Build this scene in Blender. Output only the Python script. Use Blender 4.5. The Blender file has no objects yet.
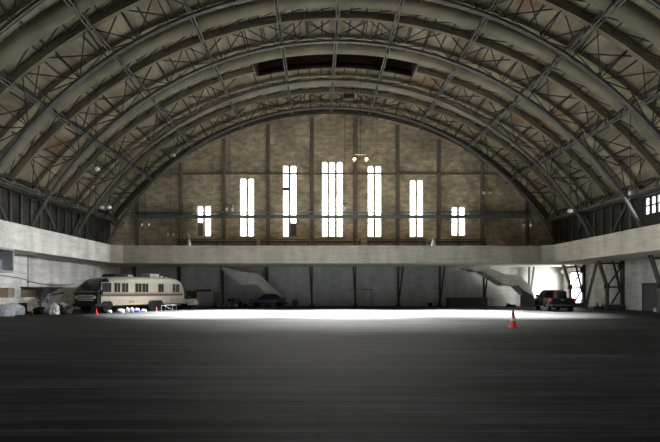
import bpy, bmesh, math, random
from mathutils import Vector, Matrix
random.seed(7)
C = bpy.context.scene.collection
F = 450.0
VPX, VPY, EYE = 318.0, 292.0, 1.6
PI = math.pi

def P(px, py, Y):
    "point of the hall seen at a pixel, at distance Y down the hall"
    return Vector(((px - VPX) * Y / F, Y, EYE + (VPY - py) * Y / F))
def ZX(px, Y): return (px - VPX) * Y / F
def ZZ(py, Y): return EYE + (VPY - py) * Y / F

# ------------------------------------------------------------------ materials
def newmat(name):
    m = bpy.data.materials.new(name); m.use_nodes = True
    nt = m.node_tree
    return m, nt, nt.nodes['Principled BSDF']
def plain(name, col, rough=0.6, metal=0.0, var=0.12, scale=3.0, spec=0.5, stretch=(1, 1, 1), bump=0.0):
    m, nt, b = newmat(name)
    tc = nt.nodes.new('ShaderNodeTexCoord'); mp = nt.nodes.new('ShaderNodeMapping')
    mp.inputs['Scale'].default_value = stretch
    nz = nt.nodes.new('ShaderNodeTexNoise'); nz.inputs['Scale'].default_value = scale; nz.inputs['Detail'].default_value = 5
    rp = nt.nodes.new('ShaderNodeValToRGB')
    rp.color_ramp.elements[0].position = 0.3; rp.color_ramp.elements[1].position = 0.72
    lo = [max(0, c * (1 - var)) for c in col]; hi = [min(1, c * (1 + var)) for c in col]
    rp.color_ramp.elements[0].color = (*lo, 1); rp.color_ramp.elements[1].color = (*hi, 1)
    L = nt.links.new
    L(tc.outputs['Object'], mp.inputs['Vector']); L(mp.outputs['Vector'], nz.inputs['Vector'])
    L(nz.outputs['Fac'], rp.inputs['Fac']); L(rp.outputs['Color'], b.inputs['Base Color'])
    b.inputs['Roughness'].default_value = rough; b.inputs['Metallic'].default_value = metal
    b.inputs['Specular IOR Level'].default_value = spec
    if bump:
        bp = nt.nodes.new('ShaderNodeBump'); bp.inputs['Strength'].default_value = bump; bp.inputs['Distance'].default_value = 0.05
        L(nz.outputs['Fac'], bp.inputs['Height']); L(bp.outputs['Normal'], b.inputs['Normal'])
    return m
def emit(name, col, s):
    m, nt, b = newmat(name)
    b.inputs['Base Color'].default_value = (*col, 1)
    b.inputs['Emission Color'].default_value = (*col, 1); b.inputs['Emission Strength'].default_value = s
    return m

def mat_floor():
    m, nt, b = newmat('worn_plank_floor'); L = nt.links.new
    tc = nt.nodes.new('ShaderNodeTexCoord')
    def noise(sc, det, scale=1.0):
        mp = nt.nodes.new('ShaderNodeMapping'); mp.inputs['Scale'].default_value = sc
        n = nt.nodes.new('ShaderNodeTexNoise'); n.inputs['Scale'].default_value = scale; n.inputs['Detail'].default_value = det
        L(tc.outputs['Object'], mp.inputs['Vector']); L(mp.outputs['Vector'], n.inputs['Vector'])
        return n
    n1 = noise((0.22, 3.6, 1), 6); n2 = noise((0.16, 0.5, 1), 4); n3 = noise((3, 9, 1), 3)
    wv = nt.nodes.new('ShaderNodeMapping'); wv.inputs['Scale'].default_value = (1, 1, 1)
    br = nt.nodes.new('ShaderNodeTexBrick'); br.inputs['Scale'].default_value = 1.0
    br.inputs['Brick Width'].default_value = 90; br.inputs['Row Height'].default_value = 0.16; br.inputs['Mortar Size'].default_value = 0.012
    br.inputs['Color1'].default_value = (0.043, 0.047, 0.051, 1); br.inputs['Color2'].default_value = (0.028, 0.031, 0.034, 1); br.inputs['Mortar'].default_value = (0.009, 0.009, 0.009, 1)
    L(tc.outputs['Object'], wv.inputs['Vector']); L(wv.outputs['Vector'], br.inputs['Vector'])
    def ramp(src, p0, p1, c0, c1):
        r = nt.nodes.new('ShaderNodeValToRGB'); r.color_ramp.elements[0].position = p0; r.color_ramp.elements[1].position = p1
        r.color_ramp.elements[0].color = (*c0, 1); r.color_ramp.elements[1].color = (*c1, 1)
        L(src, r.inputs['Fac']); return r
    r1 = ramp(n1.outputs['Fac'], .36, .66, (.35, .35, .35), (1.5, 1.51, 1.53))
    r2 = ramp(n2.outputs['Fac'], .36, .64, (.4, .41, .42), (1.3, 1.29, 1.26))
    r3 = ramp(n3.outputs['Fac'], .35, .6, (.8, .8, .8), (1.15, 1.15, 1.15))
    prev = br.outputs['Color']
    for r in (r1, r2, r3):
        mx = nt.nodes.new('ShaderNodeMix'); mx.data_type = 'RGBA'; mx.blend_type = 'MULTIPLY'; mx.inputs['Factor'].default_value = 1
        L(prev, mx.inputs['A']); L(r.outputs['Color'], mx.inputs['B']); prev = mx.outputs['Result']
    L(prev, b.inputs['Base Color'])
    rr = nt.nodes.new('ShaderNodeMapRange'); rr.inputs['To Min'].default_value = .62; rr.inputs['To Max'].default_value = .82
    L(n2.outputs['Fac'], rr.inputs['Value']); L(rr.outputs['Result'], b.inputs['Roughness'])
    b.inputs['Specular IOR Level'].default_value = 0.1
    bp = nt.nodes.new('ShaderNodeBump'); bp.inputs['Strength'].default_value = .25; bp.inputs['Distance'].default_value = .02
    L(n1.outputs['Fac'], bp.inputs['Height']); L(bp.outputs['Normal'], b.inputs['Normal'])
    return m

def mat_brick(name, c1, c2, mort, axis='XZ'):
    m, nt, b = newmat(name); L = nt.links.new
    tc = nt.nodes.new('ShaderNodeTexCoord'); sp = nt.nodes.new('ShaderNodeSeparateXYZ'); cb = nt.nodes.new('ShaderNodeCombineXYZ')
    L(tc.outputs['Object'], sp.inputs[0])
    L(sp.outputs['X' if axis[0] == 'X' else 'Y'], cb.inputs[0]); L(sp.outputs['Z'], cb.inputs[1])
    br = nt.nodes.new('ShaderNodeTexBrick'); br.inputs['Scale'].default_value = 1
    br.inputs['Brick Width'].default_value = .6; br.inputs['Row Height'].default_value = .2; br.inputs['Mortar Size'].default_value = .018
    br.inputs['Color1'].default_value = (*c1, 1); br.inputs['Color2'].default_value = (*c2, 1); br.inputs['Mortar'].default_value = (*mort, 1)
    nz = nt.nodes.new('ShaderNodeTexNoise'); nz.inputs['Scale'].default_value = .35; nz.inputs['Detail'].default_value = 6
    n2 = nt.nodes.new('ShaderNodeTexNoise'); n2.inputs['Scale'].default_value = 1.1; n2.inputs['Detail'].default_value = 8
    mp = nt.nodes.new('ShaderNodeMapping'); mp.inputs['Scale'].default_value = (1.1, 1.8, 1)
    L(cb.outputs[0], br.inputs['Vector']); L(cb.outputs[0], nz.inputs['Vector']); L(cb.outputs[0], mp.inputs['Vector']); L(mp.outputs[0], n2.inputs['Vector'])
    prev = br.outputs['Color']
    for n, a, z in ((nz, .6, 1.3), (n2, .65, 1.3)):
        r = nt.nodes.new('ShaderNodeMapRange'); r.inputs['From Min'].default_value = .3; r.inputs['From Max'].default_value = .7
        r.inputs['To Min'].default_value = a; r.inputs['To Max'].default_value = z
        L(n.outputs['Fac'], r.inputs['Value'])
        mx = nt.nodes.new('ShaderNodeVectorMath'); mx.operation = 'SCALE'
        L(prev, mx.inputs[0]); L(r.outputs[0], mx.inputs['Scale']); prev = mx.outputs[0]
    L(prev, b.inputs['Base Color']); b.inputs['Roughness'].default_value = .9
    return m

def mat_plaster(name, col, stain=.25, panel=None):
    m, nt, b = newmat(name); L = nt.links.new
    tc = nt.nodes.new('ShaderNodeTexCoord')
    prev = None
    rgb = nt.nodes.new('ShaderNodeRGB'); rgb.outputs[0].default_value = (*col, 1); prev = rgb.outputs[0]
    for sc, det, s, a in (((1, 1, .35), 6, .9, stain), ((.6, .6, 3), 5, 1.2, stain * .6), ((1, 1, 1), 3, 7, stain * .4)):
        mp = nt.nodes.new('ShaderNodeMapping'); mp.inputs['Scale'].default_value = sc
        n = nt.nodes.new('ShaderNodeTexNoise'); n.inputs['Scale'].default_value = s; n.inputs['Detail'].default_value = det
        L(tc.outputs['Object'], mp.inputs[0]); L(mp.outputs[0], n.inputs['Vector'])
        r = nt.nodes.new('ShaderNodeMapRange'); r.inputs['From Min'].default_value = .32; r.inputs['From Max'].default_value = .6
        r.inputs['To Min'].default_value = 1 - a; r.inputs['To Max'].default_value = 1.05
        L(n.outputs['Fac'], r.inputs['Value'])
        mx = nt.nodes.new('ShaderNodeVectorMath'); mx.operation = 'SCALE'
        L(prev, mx.inputs[0]); L(r.outputs[0], mx.inputs['Scale']); prev = mx.outputs[0]
    L(prev, b.inputs['Base Color']); b.inputs['Roughness'].default_value = .85
    return m

def mat_deck():
    m, nt, b = newmat('weathered_roof_boards'); L = nt.links.new
    tc = nt.nodes.new('ShaderNodeTexCoord')
    def noise(sc, s, det):
        mp = nt.nodes.new('ShaderNodeMapping'); mp.inputs['Scale'].default_value = sc
        n = nt.nodes.new('ShaderNodeTexNoise'); n.inputs['Scale'].default_value = s; n.inputs['Detail'].default_value = det
        L(tc.outputs['Object'], mp.inputs[0]); L(mp.outputs[0], n.inputs['Vector']); return n
    a = noise((1, .25, 1), 1.2, 6); c = noise((1, 1, 1), .16, 3)
    r = nt.nodes.new('ShaderNodeValToRGB'); e = r.color_ramp.elements
    e[0].position = .3; e[0].color = (.19, .164, .112, 1); e[1].position = .7; e[1].color = (.44, .382, .265, 1)
    L(a.outputs['Fac'], r.inputs['Fac'])
    r2 = nt.nodes.new('ShaderNodeValToRGB'); e = r2.color_ramp.elements
    e[0].position = .57; e[0].color = (0, 0, 0, 1); e[1].position = .68; e[1].color = (1, 1, 1, 1)
    L(c.outputs['Fac'], r2.inputs['Fac'])
    mx = nt.nodes.new('ShaderNodeMix'); mx.data_type = 'RGBA'
    L(r2.outputs['Color'], mx.inputs['Factor']); L(r.outputs['Color'], mx.inputs['A']); mx.inputs['B'].default_value = (.26, .13, .05, 1)
    L(mx.outputs['Result'], b.inputs['Base Color']); b.inputs['Roughness'].default_value = .9
    return m

WIN = 9.0
M = dict(
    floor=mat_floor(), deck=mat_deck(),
    brick=mat_brick('pale_brick', (.72, .61, .44), (.58, .49, .355), (.42, .365, .28)),
    stair_white=mat_plaster('pale_stair_plaster', (.58, .575, .54), .2),
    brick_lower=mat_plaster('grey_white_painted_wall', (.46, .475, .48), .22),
    wall_white=mat_plaster('white_painted_wall', (.82, .81, .77), .25),
    wall_dark=plain('dark_boarding', (.07, .062, .05), .9, var=.3, scale=1.5),
    parapet=mat_plaster('pale_parapet_paint', (.54, .505, .42), .22),
    slab=plain('pale_concrete', (.55, .52, .46), .9, var=.15, scale=1),
    soffit=plain('soffit_plaster', (.4, .36, .3), .9, var=.2, scale=1),
    steel=plain('grey_steel', (.13, .135, .125), .55, .3, var=.25, scale=2),
    steel_light=plain('pale_grey_steel', (.17, .17, .158), .5, .2, var=.2, scale=2),
    steel_dark=plain('dark_steel', (.06, .056, .05), .7, .2, var=.25, scale=2),
    rib=plain('olive_brown_rib', (.235, .207, .145), .8, var=.25, scale=.6),
    pilaster=plain('soot_grey_steel', (.22, .195, .16), .8, var=.2),
    pane=emit('daylit_frosted_glass', (1.0, .985, .95), WIN),
    bluesteel=plain('blue_grey_paint', (.16, .19, .2), .6, .2, var=.15),
    wood_dark=plain('dark_stained_wood', (.06, .042, .03), .6, var=.35, scale=4, stretch=(1, 8, 8)),
    wood_bench=plain('bleacher_wood', (.15, .12, .085), .7, var=.3, scale=3, stretch=(.6, 8, 8)),
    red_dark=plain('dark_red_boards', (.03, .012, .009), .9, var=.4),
    cone_red=plain('cone_red_plastic', (.6, .04, .015), .5, var=.08),
    cone_red2=plain('cone_pink_red_plastic', (.8, .03, .06), .5, var=.08),
    white=plain('white_paint', (.78, .77, .72), .6, var=.06),
    black=plain('black_rubber', (.012, .012, .012), .8, var=.3, spec=.2),
    cream=plain('cream_coachwork', (.4, .375, .315), .4, var=.06, spec=.5),
    cream_low=plain('beige_coachwork', (.33, .29, .225), .45, var=.08),
    brown=plain('brown_stripe', (.1, .055, .035), .4, var=.1),
    glass=plain('dark_glass', (.012, .014, .016), .3, var=.1, spec=.18),
    chrome=plain('dull_chrome', (.5, .5, .5), .3, .9, var=.1),
    darkgreen=plain('dark_green_black_paint', (.012, .014, .013), .5, var=.2, spec=.2),
    navy=plain('navy_blue_paint', (.018, .026, .06), .3, var=.1),
    truck=plain('black_truck_paint', (.012, .013, .013), .35, var=.1, spec=.3),
    tail=plain('red_lens', (.75, .02, .04), .3, var=.05),
    lamp_on=emit('lit_bulb_glass', (1.0, .62, .28), 7),
    lamp_off=plain('pale_lamp_glass', (.8, .8, .82), .25, var=.05),
    cardboard=plain('brown_cardboard', (.2, .15, .095), .85, var=.15),
    grey_metal=plain('grey_enamel', (.33, .34, .36), .5, .1, var=.1),
    blue=plain('blue_plastic', (.03, .09, .3), .5, var=.1),
    bright_blue=plain('bright_blue_cloth', (.1, .12, .8), .6, var=.1),
    plastic=plain('crumpled_clear_plastic', (.5, .52, .58), .35, var=.25, scale=6, bump=.6),
    white_bag=plain('white_plastic_bag', (.75, .74, .72), .5, var=.15, scale=6, bump=.4),
    rust=plain('rusty_brown', (.1, .055, .035), .8, var=.3),
    yellow=plain('yellow_plastic', (.8, .55, .15), .5, var=.1),
    dark_void=plain('dark_interior', (.03, .03, .028), .9, var=.3),
    orange_lens=plain('orange_lens', (.85, .3, .05), .3, var=.05),
    door_grey=plain('grey_door_paint', (.1, .105, .11), .6, var=.15),
    tile_brown=plain('brown_brick_panel', (.22, .16, .11), .9, var=.3, scale=5),
    ground=plain('sunlit_paving', (.6, .58, .54), .9, var=.1),
)

# ------------------------------------------------------------------ mesh helpers
class MB:
    def __init__(s): s.bm = bmesh.new()
    def face(s, pts):
        try: return s.bm.faces.new([s.bm.verts.new(p) for p in pts])
        except ValueError: return None
    def hexa(s, b, t):
        v = [s.bm.verts.new(p) for p in list(b) + list(t)]
        for f in ((3, 2, 1, 0), (4, 5, 6, 7), (0, 1, 5, 4), (1, 2, 6, 5), (2, 3, 7, 6), (3, 0, 4, 7)):
            s.bm.faces.new([v[i] for i in f])
        return s
    def box(s, x0, x1, y0, y1, z0, z1):
        return s.hexa([(x0, y0, z0), (x1, y0, z0), (x1, y1, z0), (x0, y1, z0)], [(x0, y0, z1), (x1, y0, z1), (x1, y1, z1), (x0, y1, z1)])
    def beam(s, a, b, w, h, up=(0, 0, 1)):
        a, b = Vector(a), Vector(b); d = (b - a).normalized(); u = Vector(up)
        r = d.cross(u)
        if r.length < 1e-4: r = d.cross(Vector((1, 0, 0)))
        r.normalize(); u = r.cross(d).normalized()
        r *= w / 2; u *= h / 2
        return s.hexa([a - r - u, a + r - u, a + r + u, a - r + u], [b - r - u, b + r - u, b + r + u, b - r + u])
    def loft(s, rings, caps=True):
        vs = [[s.bm.verts.new(p) for p in r] for r in rings]; n = len(vs[0])
        for a, b in zip(vs, vs[1:]):
            for i in range(n):
                s.bm.faces.new((a[i], a[(i + 1) % n], b[(i + 1) % n], b[i]))
        if caps:
            s.bm.faces.new(vs[0][::-1]); s.bm.faces.new(vs[-1])
        return s
    def tube(s, pts, r, n=6):
        pts = [Vector(p) for p in pts]; rings = []
        for i, p in enumerate(pts):
            d = (pts[min(i + 1, len(pts) - 1)] - pts[max(i - 1, 0)]).normalized()
            a = d.orthogonal().normalized() if i == 0 else (ref - d * ref.dot(d)).normalized()
            ref = a; b = d.cross(a)
            rr = r[i] if isinstance(r, (list, tuple)) else r
            rings.append([p + (a * math.cos(2 * PI * k / n) + b * math.sin(2 * PI * k / n)) * rr for k in range(n)])
        return s.loft(rings)
    def lathe(s, prof, c=(0, 0, 0), n=16, axis='Z'):
        rings = []
        for r, z in prof:
            ring = []
            for k in range(n):
                a = 2 * PI * k / n; x, y = r * math.cos(a), r * math.sin(a)
                q = Vector((x, y, z)) if axis == 'Z' else Vector((x, z, y)) if axis == 'Y' else Vector((z, x, y))
                ring.append(q + Vector(c))
            rings.append(ring)
        return s.loft(rings)
    def prism(s, poly, f0, f1):
        "poly of 2D points; f0, f1 map a 2D point to the two 3D faces"
        a = [s.bm.verts.new(f0(*p)) for p in poly]; b = [s.bm.verts.new(f1(*p)) for p in poly]; n = len(poly)
        s.bm.faces.new(a[::-1]); s.bm.faces.new(b)
        for i in range(n): s.bm.faces.new((a[i], a[(i + 1) % n], b[(i + 1) % n], b[i]))
        return s
    def blob(s, c, r, seed=0, rough=.2, sub=2, flat=True):
        g = bmesh.ops.create_icosphere(s.bm, subdivisions=sub, radius=1)
        rnd = random.Random(seed); c = Vector(c)
        for v in g['verts']:
            k = 1 + rnd.uniform(-rough, rough)
            p = Vector((v.co.x * r[0] * k, v.co.y * r[1] * k, v.co.z * r[2] * k))
            if flat and p.z < -r[2] * .5: p.z = -r[2] * .5
            v.co = c + p
        return s
    def bevel(s, w, seg=2, ang=30):
        s.bm.normal_update()
        es = [e for e in s.bm.edges if len(e.link_faces) == 2 and e.calc_face_angle(0) > math.radians(ang)]
        bmesh.ops.bevel(s.bm, geom=es, offset=w, segments=seg, affect='EDGES', profile=.6, clamp_overlap=True)
        return s
    def build(s, name, mat, parent=None, smooth=False):
        bmesh.ops.recalc_face_normals(s.bm, faces=s.bm.faces)
        me = bpy.data.meshes.new(name); s.bm.to_mesh(me); s.bm.free()
        me.materials.append(M[mat] if isinstance(mat, str) else mat)
        if smooth:
            me.polygons.foreach_set('use_smooth', [True] * len(me.polygons))
            try: me.set_sharp_from_angle(angle=math.radians(40))
            except Exception: pass
        o = bpy.data.objects.new(name, me); C.objects.link(o)
        if parent: o.parent = parent
        return o
def tag(o, label, cat, group=None):
    o['label'] = label; o['category'] = cat
    if group: o['group'] = group
    return o
def thing(name, label, cat, loc=(0, 0, 0), rz=0, group=None):
    o = bpy.data.objects.new(name, None); C.objects.link(o); o.empty_display_size = .2
    o.location = loc; o.rotation_euler = (0, 0, rz)
    return tag(o, label, cat, group)
def struct(o): o['kind'] = 'structure'; return o
def sempty(name, loc=(0, 0, 0)):
    o = bpy.data.objects.new(name, None); C.objects.link(o); o.location = loc; return struct(o)
def dup(root, loc, rz, label, group=None):
    r = root.copy(); C.objects.link(r); r.location = loc; r.rotation_euler = (0, 0, rz); r['label'] = label
    if group: r['group'] = group
    for ch in list(root.children):
        c = ch.copy(); C.objects.link(c); c.parent = r
        for g in list(ch.children):
            d = g.copy(); C.objects.link(d); d.parent = c
    return r

# ------------------------------------------------------------------ dimensions
YW = 51.3                      # back wall
YB = 44.6                      # front of the back balcony
XL, XR = -22.5, 28.0           # lower side walls
PL, PR = -20.2, 23.0           # balcony fronts
ZB0, ZB1 = 4.45, 6.2           # parapet
ZFL = 4.95                     # balcony floor
UL, UR = -23.7, 26.7           # upper side walls
ZS = 9.7                       # roof springing
YF = -16.0                     # front end of the hall
CX, CZ, RB = 1.4, -5.57, 26.47 # lower chord circle
DX, DZ, RD = 1.5, -8.3, 30.9   # roof deck circle
def arc(th, off=0.0):
    return CX + (RB + off) * math.sin(th), CZ + (RB + off) * math.cos(th)
def deckp(th, off=0.0):
    "roof deck along the ray at th from the arch centre, off metres below it"
    dx, dz = math.sin(th), math.cos(th); R = RD - off
    ox, oz = CX - DX, CZ - DZ
    b = ox * dx + oz * dz; c = ox * ox + oz * oz - R * R
    r = -b + math.sqrt(b * b - c)
    return CX + r * dx, CZ + r * dz
def deckz(x): return DZ + math.sqrt(max(0, RD * RD - (x - DX) ** 2))
ARCH_Y = [47.3, 41.2, 34.8, 28.7, 22.5, 16.3]
ARCH_N = ['nearest the end wall', 'second from the end wall', 'third from the end wall', 'fourth from the end wall', 'fifth from the end wall', 'sixth from the end wall']

# ------------------------------------------------------------------ floor
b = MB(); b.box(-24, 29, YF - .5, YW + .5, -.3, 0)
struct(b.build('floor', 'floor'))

# ------------------------------------------------------------------ back wall with window openings
def px_x(a): return ZX(a, YW)
def px_z(a): return ZZ(a, YW)
WINS = [  # lights (left, right px), top px, bottom px
    ([(197.6, 203), (205.2, 210.8)], 206, 236),
    ([(240, 246.2), (248, 253.9)], 178.5, 236.2),
    ([(282.9, 288.7), (290.5, 296.4)], 165.6, 236.6),
    ([(322, 327.6), (329, 335), (336.8, 342.8)], 162, 236.6),
    ([(367.9, 373.6), (375.3, 381.3)], 166, 236.8),
    ([(410, 415.6), (417.2, 423)], 180, 236.8),
    ([(452, 457.4), (459.2, 465)], 207, 235.5),
]
lights = [(px_x(a), px_x(c), px_z(bt), px_z(tp)) for ls, tp, bt in WINS for a, c in ls]
xs = sorted(set([XL, XR, UL, UR] + [v for l in lights for v in l[:2]] + [XL + (XR - XL) * i / 40 for i in range(41)]))
xs = [x for i, x in enumerate(xs) if i == 0 or x - xs[i - 1] > 1e-4]
lower, upper = MB(), MB()
def topz(x): return min(deckz(min(max(x, UL), UR)) + .12, 30) if UL - 1 <= x <= UR + 1 else 6
for x0, x1 in zip(xs, xs[1:]):
    lower.box(x0, x1, YW, YW + .5, -.05, ZFL)
    xm = (x0 + x1) / 2
    if xm < UL - .01 or xm > UR + .01:
        upper.box(x0, x1, YW, YW + .5, ZFL, ZS + .5); continue
    z = ZFL
    for l in lights:
        if l[0] - 1e-4 <= x0 and x1 <= l[1] + 1e-4:
            upper.box(x0, x1, YW, YW + .5, z, l[2]); z = l[3]
    upper.hexa([(x0, YW, z), (x1, YW, z), (x1, YW + .5, z), (x0, YW + .5, z)],
               [(x0, YW, topz(x0)), (x1, YW, topz(x1)), (x1, YW + .5, topz(x1)), (x0, YW + .5, topz(x0))])
struct(upper.build('wall_back', 'brick'))
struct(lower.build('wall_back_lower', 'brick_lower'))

# windows
for i, (ls, tp, bt) in enumerate(WINS):
    z0, z1 = px_z(bt), px_z(tp)
    w = sempty('window_%d' % (i + 1), (px_x((ls[0][0] + ls[-1][1]) / 2), YW, z0))
    fr = MB(); n = max(2, round((z1 - z0) / 1.75))
    for j, (a, c) in enumerate(ls):
        x0, x1 = px_x(a) - w.location.x, px_x(c) - w.location.x; h = z1 - z0
        t = .05
        fr.box(x0, x0 + t, .12, .3, 0, h); fr.box(x1 - t, x1, .12, .3, 0, h)
        fr.box(x0, x1, .12, .3, 0, t); fr.box(x0, x1, .12, .3, h - t, h)
        for (sx, s) in ((x0, 1), (x1, -1)):   # chamfered head
            fr.prism([(sx, h), (sx, h - .28), (sx + s * .16, h)], lambda x, z: (x, .1, z), lambda x, z: (x, .32, z))
        for k in range(1, n): fr.box(x0, x1, .14, .26, h * k / n - .03, h * k / n + .03)
        zz = [0, h]
        pa = MB(); pa.box(x0 + t * .4, x1 - t * .4, .2, .24, .02, h - .02); pa.build('pane', 'pane', w)
        if (i, j) in ((0, 0), (2, 1)):
            s = MB(); s.box(x0, x1, .04, .12, .05, 1.55); o = s.build('shutter', 'door_grey', w); o['label'] = 'dark grey panel covering the lowest pane'
        if (i, j) == (2, 0):
            s = MB(); s.box(x0, x1, .06, .12, px_z(190.7) - z0, px_z(187) - z0); o = s.build('cover_panel', 'door_grey', w); o['label'] = 'small dark panel across one pane'
    fr.build('window_frame', 'white', w)
    sl = MB(); sl.box(px_x(ls[0][0]) - w.location.x - .1, px_x(ls[-1][1]) - w.location.x + .1, -.12, .12, -.14, 0); sl.build('window_sill', 'brick', w)

# pilasters and slanted columns on the end wall
COLS = [137, 181, 224, 268, 312, 355, 397.5, 438.5, 482, 527]
ORD = ['first', 'second', 'third', 'fourth', 'fifth', 'sixth', 'seventh', 'eighth', 'ninth', 'tenth']
for i, p in enumerate(COLS):
    x = px_x(p); zt = deckz(x) - 1.15
    t = thing('steel_column', 'tall dark steel column against the end wall, %s from the left' % ORD[i], 'column', (x, YW, 0), 0, 'columns up the end wall')
    u = MB(); u.box(-.13, .13, -.32, -.02, ZFL + .02, zt); u.box(-.22, .22, -.1, -.02, ZFL + .02, zt)
    u.build('upper_shaft', 'pilaster', t)
    l = MB(); s = 1 if i % 2 == 0 else -1
    l.box(-.09, .09, -.62, -.42, 0.05, ZB0 + .1)
    l.build('lower_post', 'steel_dark', t)
    l = MB(); l.beam((0, -.52, .1), ((.55 if i > 5 else -.25), -.52, ZB0 + .05), .12, .16); l.build('slanted_strut', 'steel_dark', t)
    l = MB(); l.box(-.3, .3, -.8, -.25, 0, .09); l.box(-.16, .16, -.66, -.38, .09, .3); l.build('base_plate', 'steel_dark', t)
    l = MB(); l.box(-.5, 0, -.55, -.49, 2.0, 2.08); l.build('bracket', 'steel', t)

# horizontal girt on the wall at y=174
b = MB(); zg = px_z(174); b.box(px_x(170), px_x(495), YW - .2, YW - .02, zg - .1, zg + .1)
tag(b.build('wall_girt', 'pilaster'), 'thin dark horizontal girt crossing the end wall through the tall windows', 'beam')
# gable rim: curved girder above the bricks
b = MB(); N = 80
rings = []
for k in range(N + 1):
    x = UL + .6 + (UR - UL - 1.2) * k / N
    rings.append([(x, YW - .5, deckz(x) - .7), (x, YW - .02, deckz(x) - .7), (x, YW - .02, deckz(x) - .05), (x, YW - .5, deckz(x) - .05)])
b.loft(rings); tag(b.build('rim_girder', 'steel_dark'), 'dark curved rim girder where the end wall meets the roof', 'girder')

# catwalk along the end wall
zc = px_z(216.5) - .15
t = thing('wall_catwalk', 'narrow blue-grey catwalk running across the end wall windows', 'catwalk', (CX, YW - 1.2, zc))
b = MB(); b.box(-22.2, 22.2, -.05, 1.15, -.06, .06); b.build('deck_plate', 'bluesteel', t)
b = MB(); b.box(-22.2, 22.2, -.1, 0, -.28, .1); b.build('edge_beam', 'bluesteel', t)
b = MB(); b.tube([(-22.2, -.05, .42), (22.2, -.05, .42)], .06); b.build('pipe_rail', 'bluesteel', t)
for i, p in enumerate(COLS[1:-1]):
    x = px_x(p) - CX
    b = MB(); b.beam((x, .9, -1.0), (x, -.02, -.2), .1, .1); b.build('bracket', 'steel_light', t)
for i in range(16):
    x = -21 + 42 * i / 15
    b = MB(); b.box(x - .03, x + .03, -.08, -.02, .06, .42); b.build('rail_post', 'bluesteel', t)

# ------------------------------------------------------------------ side walls
def wall_x(name, x, out, y0, y1, z0, z1, holes, mat):
    "wall in the YZ plane with rectangular holes (ya, yb, za, zb)"
    ys = sorted(set([y0, y1] + [v for h in holes for v in h[:2]])); m = MB()
    a, c = (x, x + out) if out > 0 else (x + out, x)
    for ya, yb in zip(ys, ys[1:]):
        z = z0
        for h in sorted(holes, key=lambda h: h[2]):
            if h[0] - 1e-5 <= ya and yb <= h[1] + 1e-5:
                m.box(a, c, ya, yb, z, h[2]); z = h[3]
        m.box(a, c, ya, yb, z, z1)
    return struct(m.build(name, mat))
SLOT1 = (28.0, 33.4, 1.18, 1.9); SLOT2 = (34.1, 37.6, 1.18, 1.9)
wl = wall_x('wall_left', XL, -.5, YF, YW, -.05, ZFL, [SLOT1, SLOT2], 'wall_white')
DOOR = (47.4, 50.0, 0.0, 3.7)
wr = wall_x('wall_right', XR, .5, YF, YW, -.05, ZFL, [DOOR], 'wall_white')
# sunken slots of the left wall
for y0, y1, z0, z1 in (SLOT1, SLOT2):
    b = MB(); b.box(XL - .75, XL - .5, y0 - .2, y1 + .2, z0 - .2, z1 + .2)
    o = struct(b.build('wall_left_recess', 'tile_brown'))
b = MB(); b.box(XL - .02, XL + .5, SLOT2[0] - .1, SLOT2[1] + 1.2, SLOT2[3], SLOT2[3] + .1)
tag(b.build('wall_shelf', 'wood_dark'), 'dark ledge over the low slot in the left wall beside the junk', 'ledge')

# upper side walls with windows
RWIN = [(33.6, 36.9, 7.85, 9.3), (25.6, 28.6, 7.85, 9.3), (18.6, 22.2, 7.85, 9.3), (12.4, 16, 7.85, 9.3), (6.2, 9.8, 7.85, 9.3), (0, 3.6, 7.85, 9.3)]
LWIN = [(12.4, 16, 7.85, 9.3), (6.2, 9.8, 7.85, 9.3), (0, 3.6, 7.85, 9.3)]
def upper(side, x, out, wins, first):
    w = wall_x('wall_%s_upper' % side, x, out, YF, YW, ZFL - .4, ZS + .25, wins, 'wall_dark')
    s = -1 if out > 0 else 1
    y = 12.0; 
    while y < YW - 1:
        if not any(h[0] - .2 < y < h[1] + .2 for h in wins):
            b = MB(); b.box(*sorted((x, x + s * .18)), y - .1, y + .1, ZFL, ZS); b.build('stud', 'steel' , w)
        y += 1.25
    b = MB(); b.box(*sorted((x, x + s * .45)), YF, YW - .5, ZS - .35, ZS - .05); b.build('wall_plate', 'steel_dark', w)
    for k, ya in enumerate(ARCH_Y):
        b = MB(); b.beam((x + s * .3, ya + .4, ZFL + .3), (x + s * .3, ya - 2.8, ZS - .5), .12, .16); b.build('brace', 'steel', w)
        b = MB(); b.beam((x + s * .3, ya - 5.8, ZFL + .3), (x + s * .3, ya - 2.8, ZS - .5), .12, .16); b.build('brace', 'steel', w)
    for k, h in enumerate(wins):
        e = sempty('window_%d' % (first + k), (x, (h[0] + h[1]) / 2, h[2])); d = (h[1] - h[0]) / 2; H = h[3] - h[2]
        xa, xb = sorted((out * .5, out * .6))
        p = MB(); p.box(xa, xb, -d, d, 0, H); p.build('pane', M['pane_side'], e)
        f = MB(); xc, xd = sorted((out * .1, out * .45))
        for q in range(6):
            yy = -d + 2 * d * q / 5; f.box(xc, xd, yy - .09, yy + .09, 0, H)
        f.box(xc, xd, -d, d, H * .52 - .04, H * .52 + .04)
        f.box(xc, xd, -d, d, 0, .06); f.box(xc, xd, -d, d, H - .06, H)
        f.build('window_frame', 'steel_dark', e)
M['pane_side'] = emit('daylit_side_glass', (.93, .97, 1.0), 2.0)
upper('left', UL, -.4, LWIN, 8)
upper('right', UR, .4, RWIN, 11)
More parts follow.
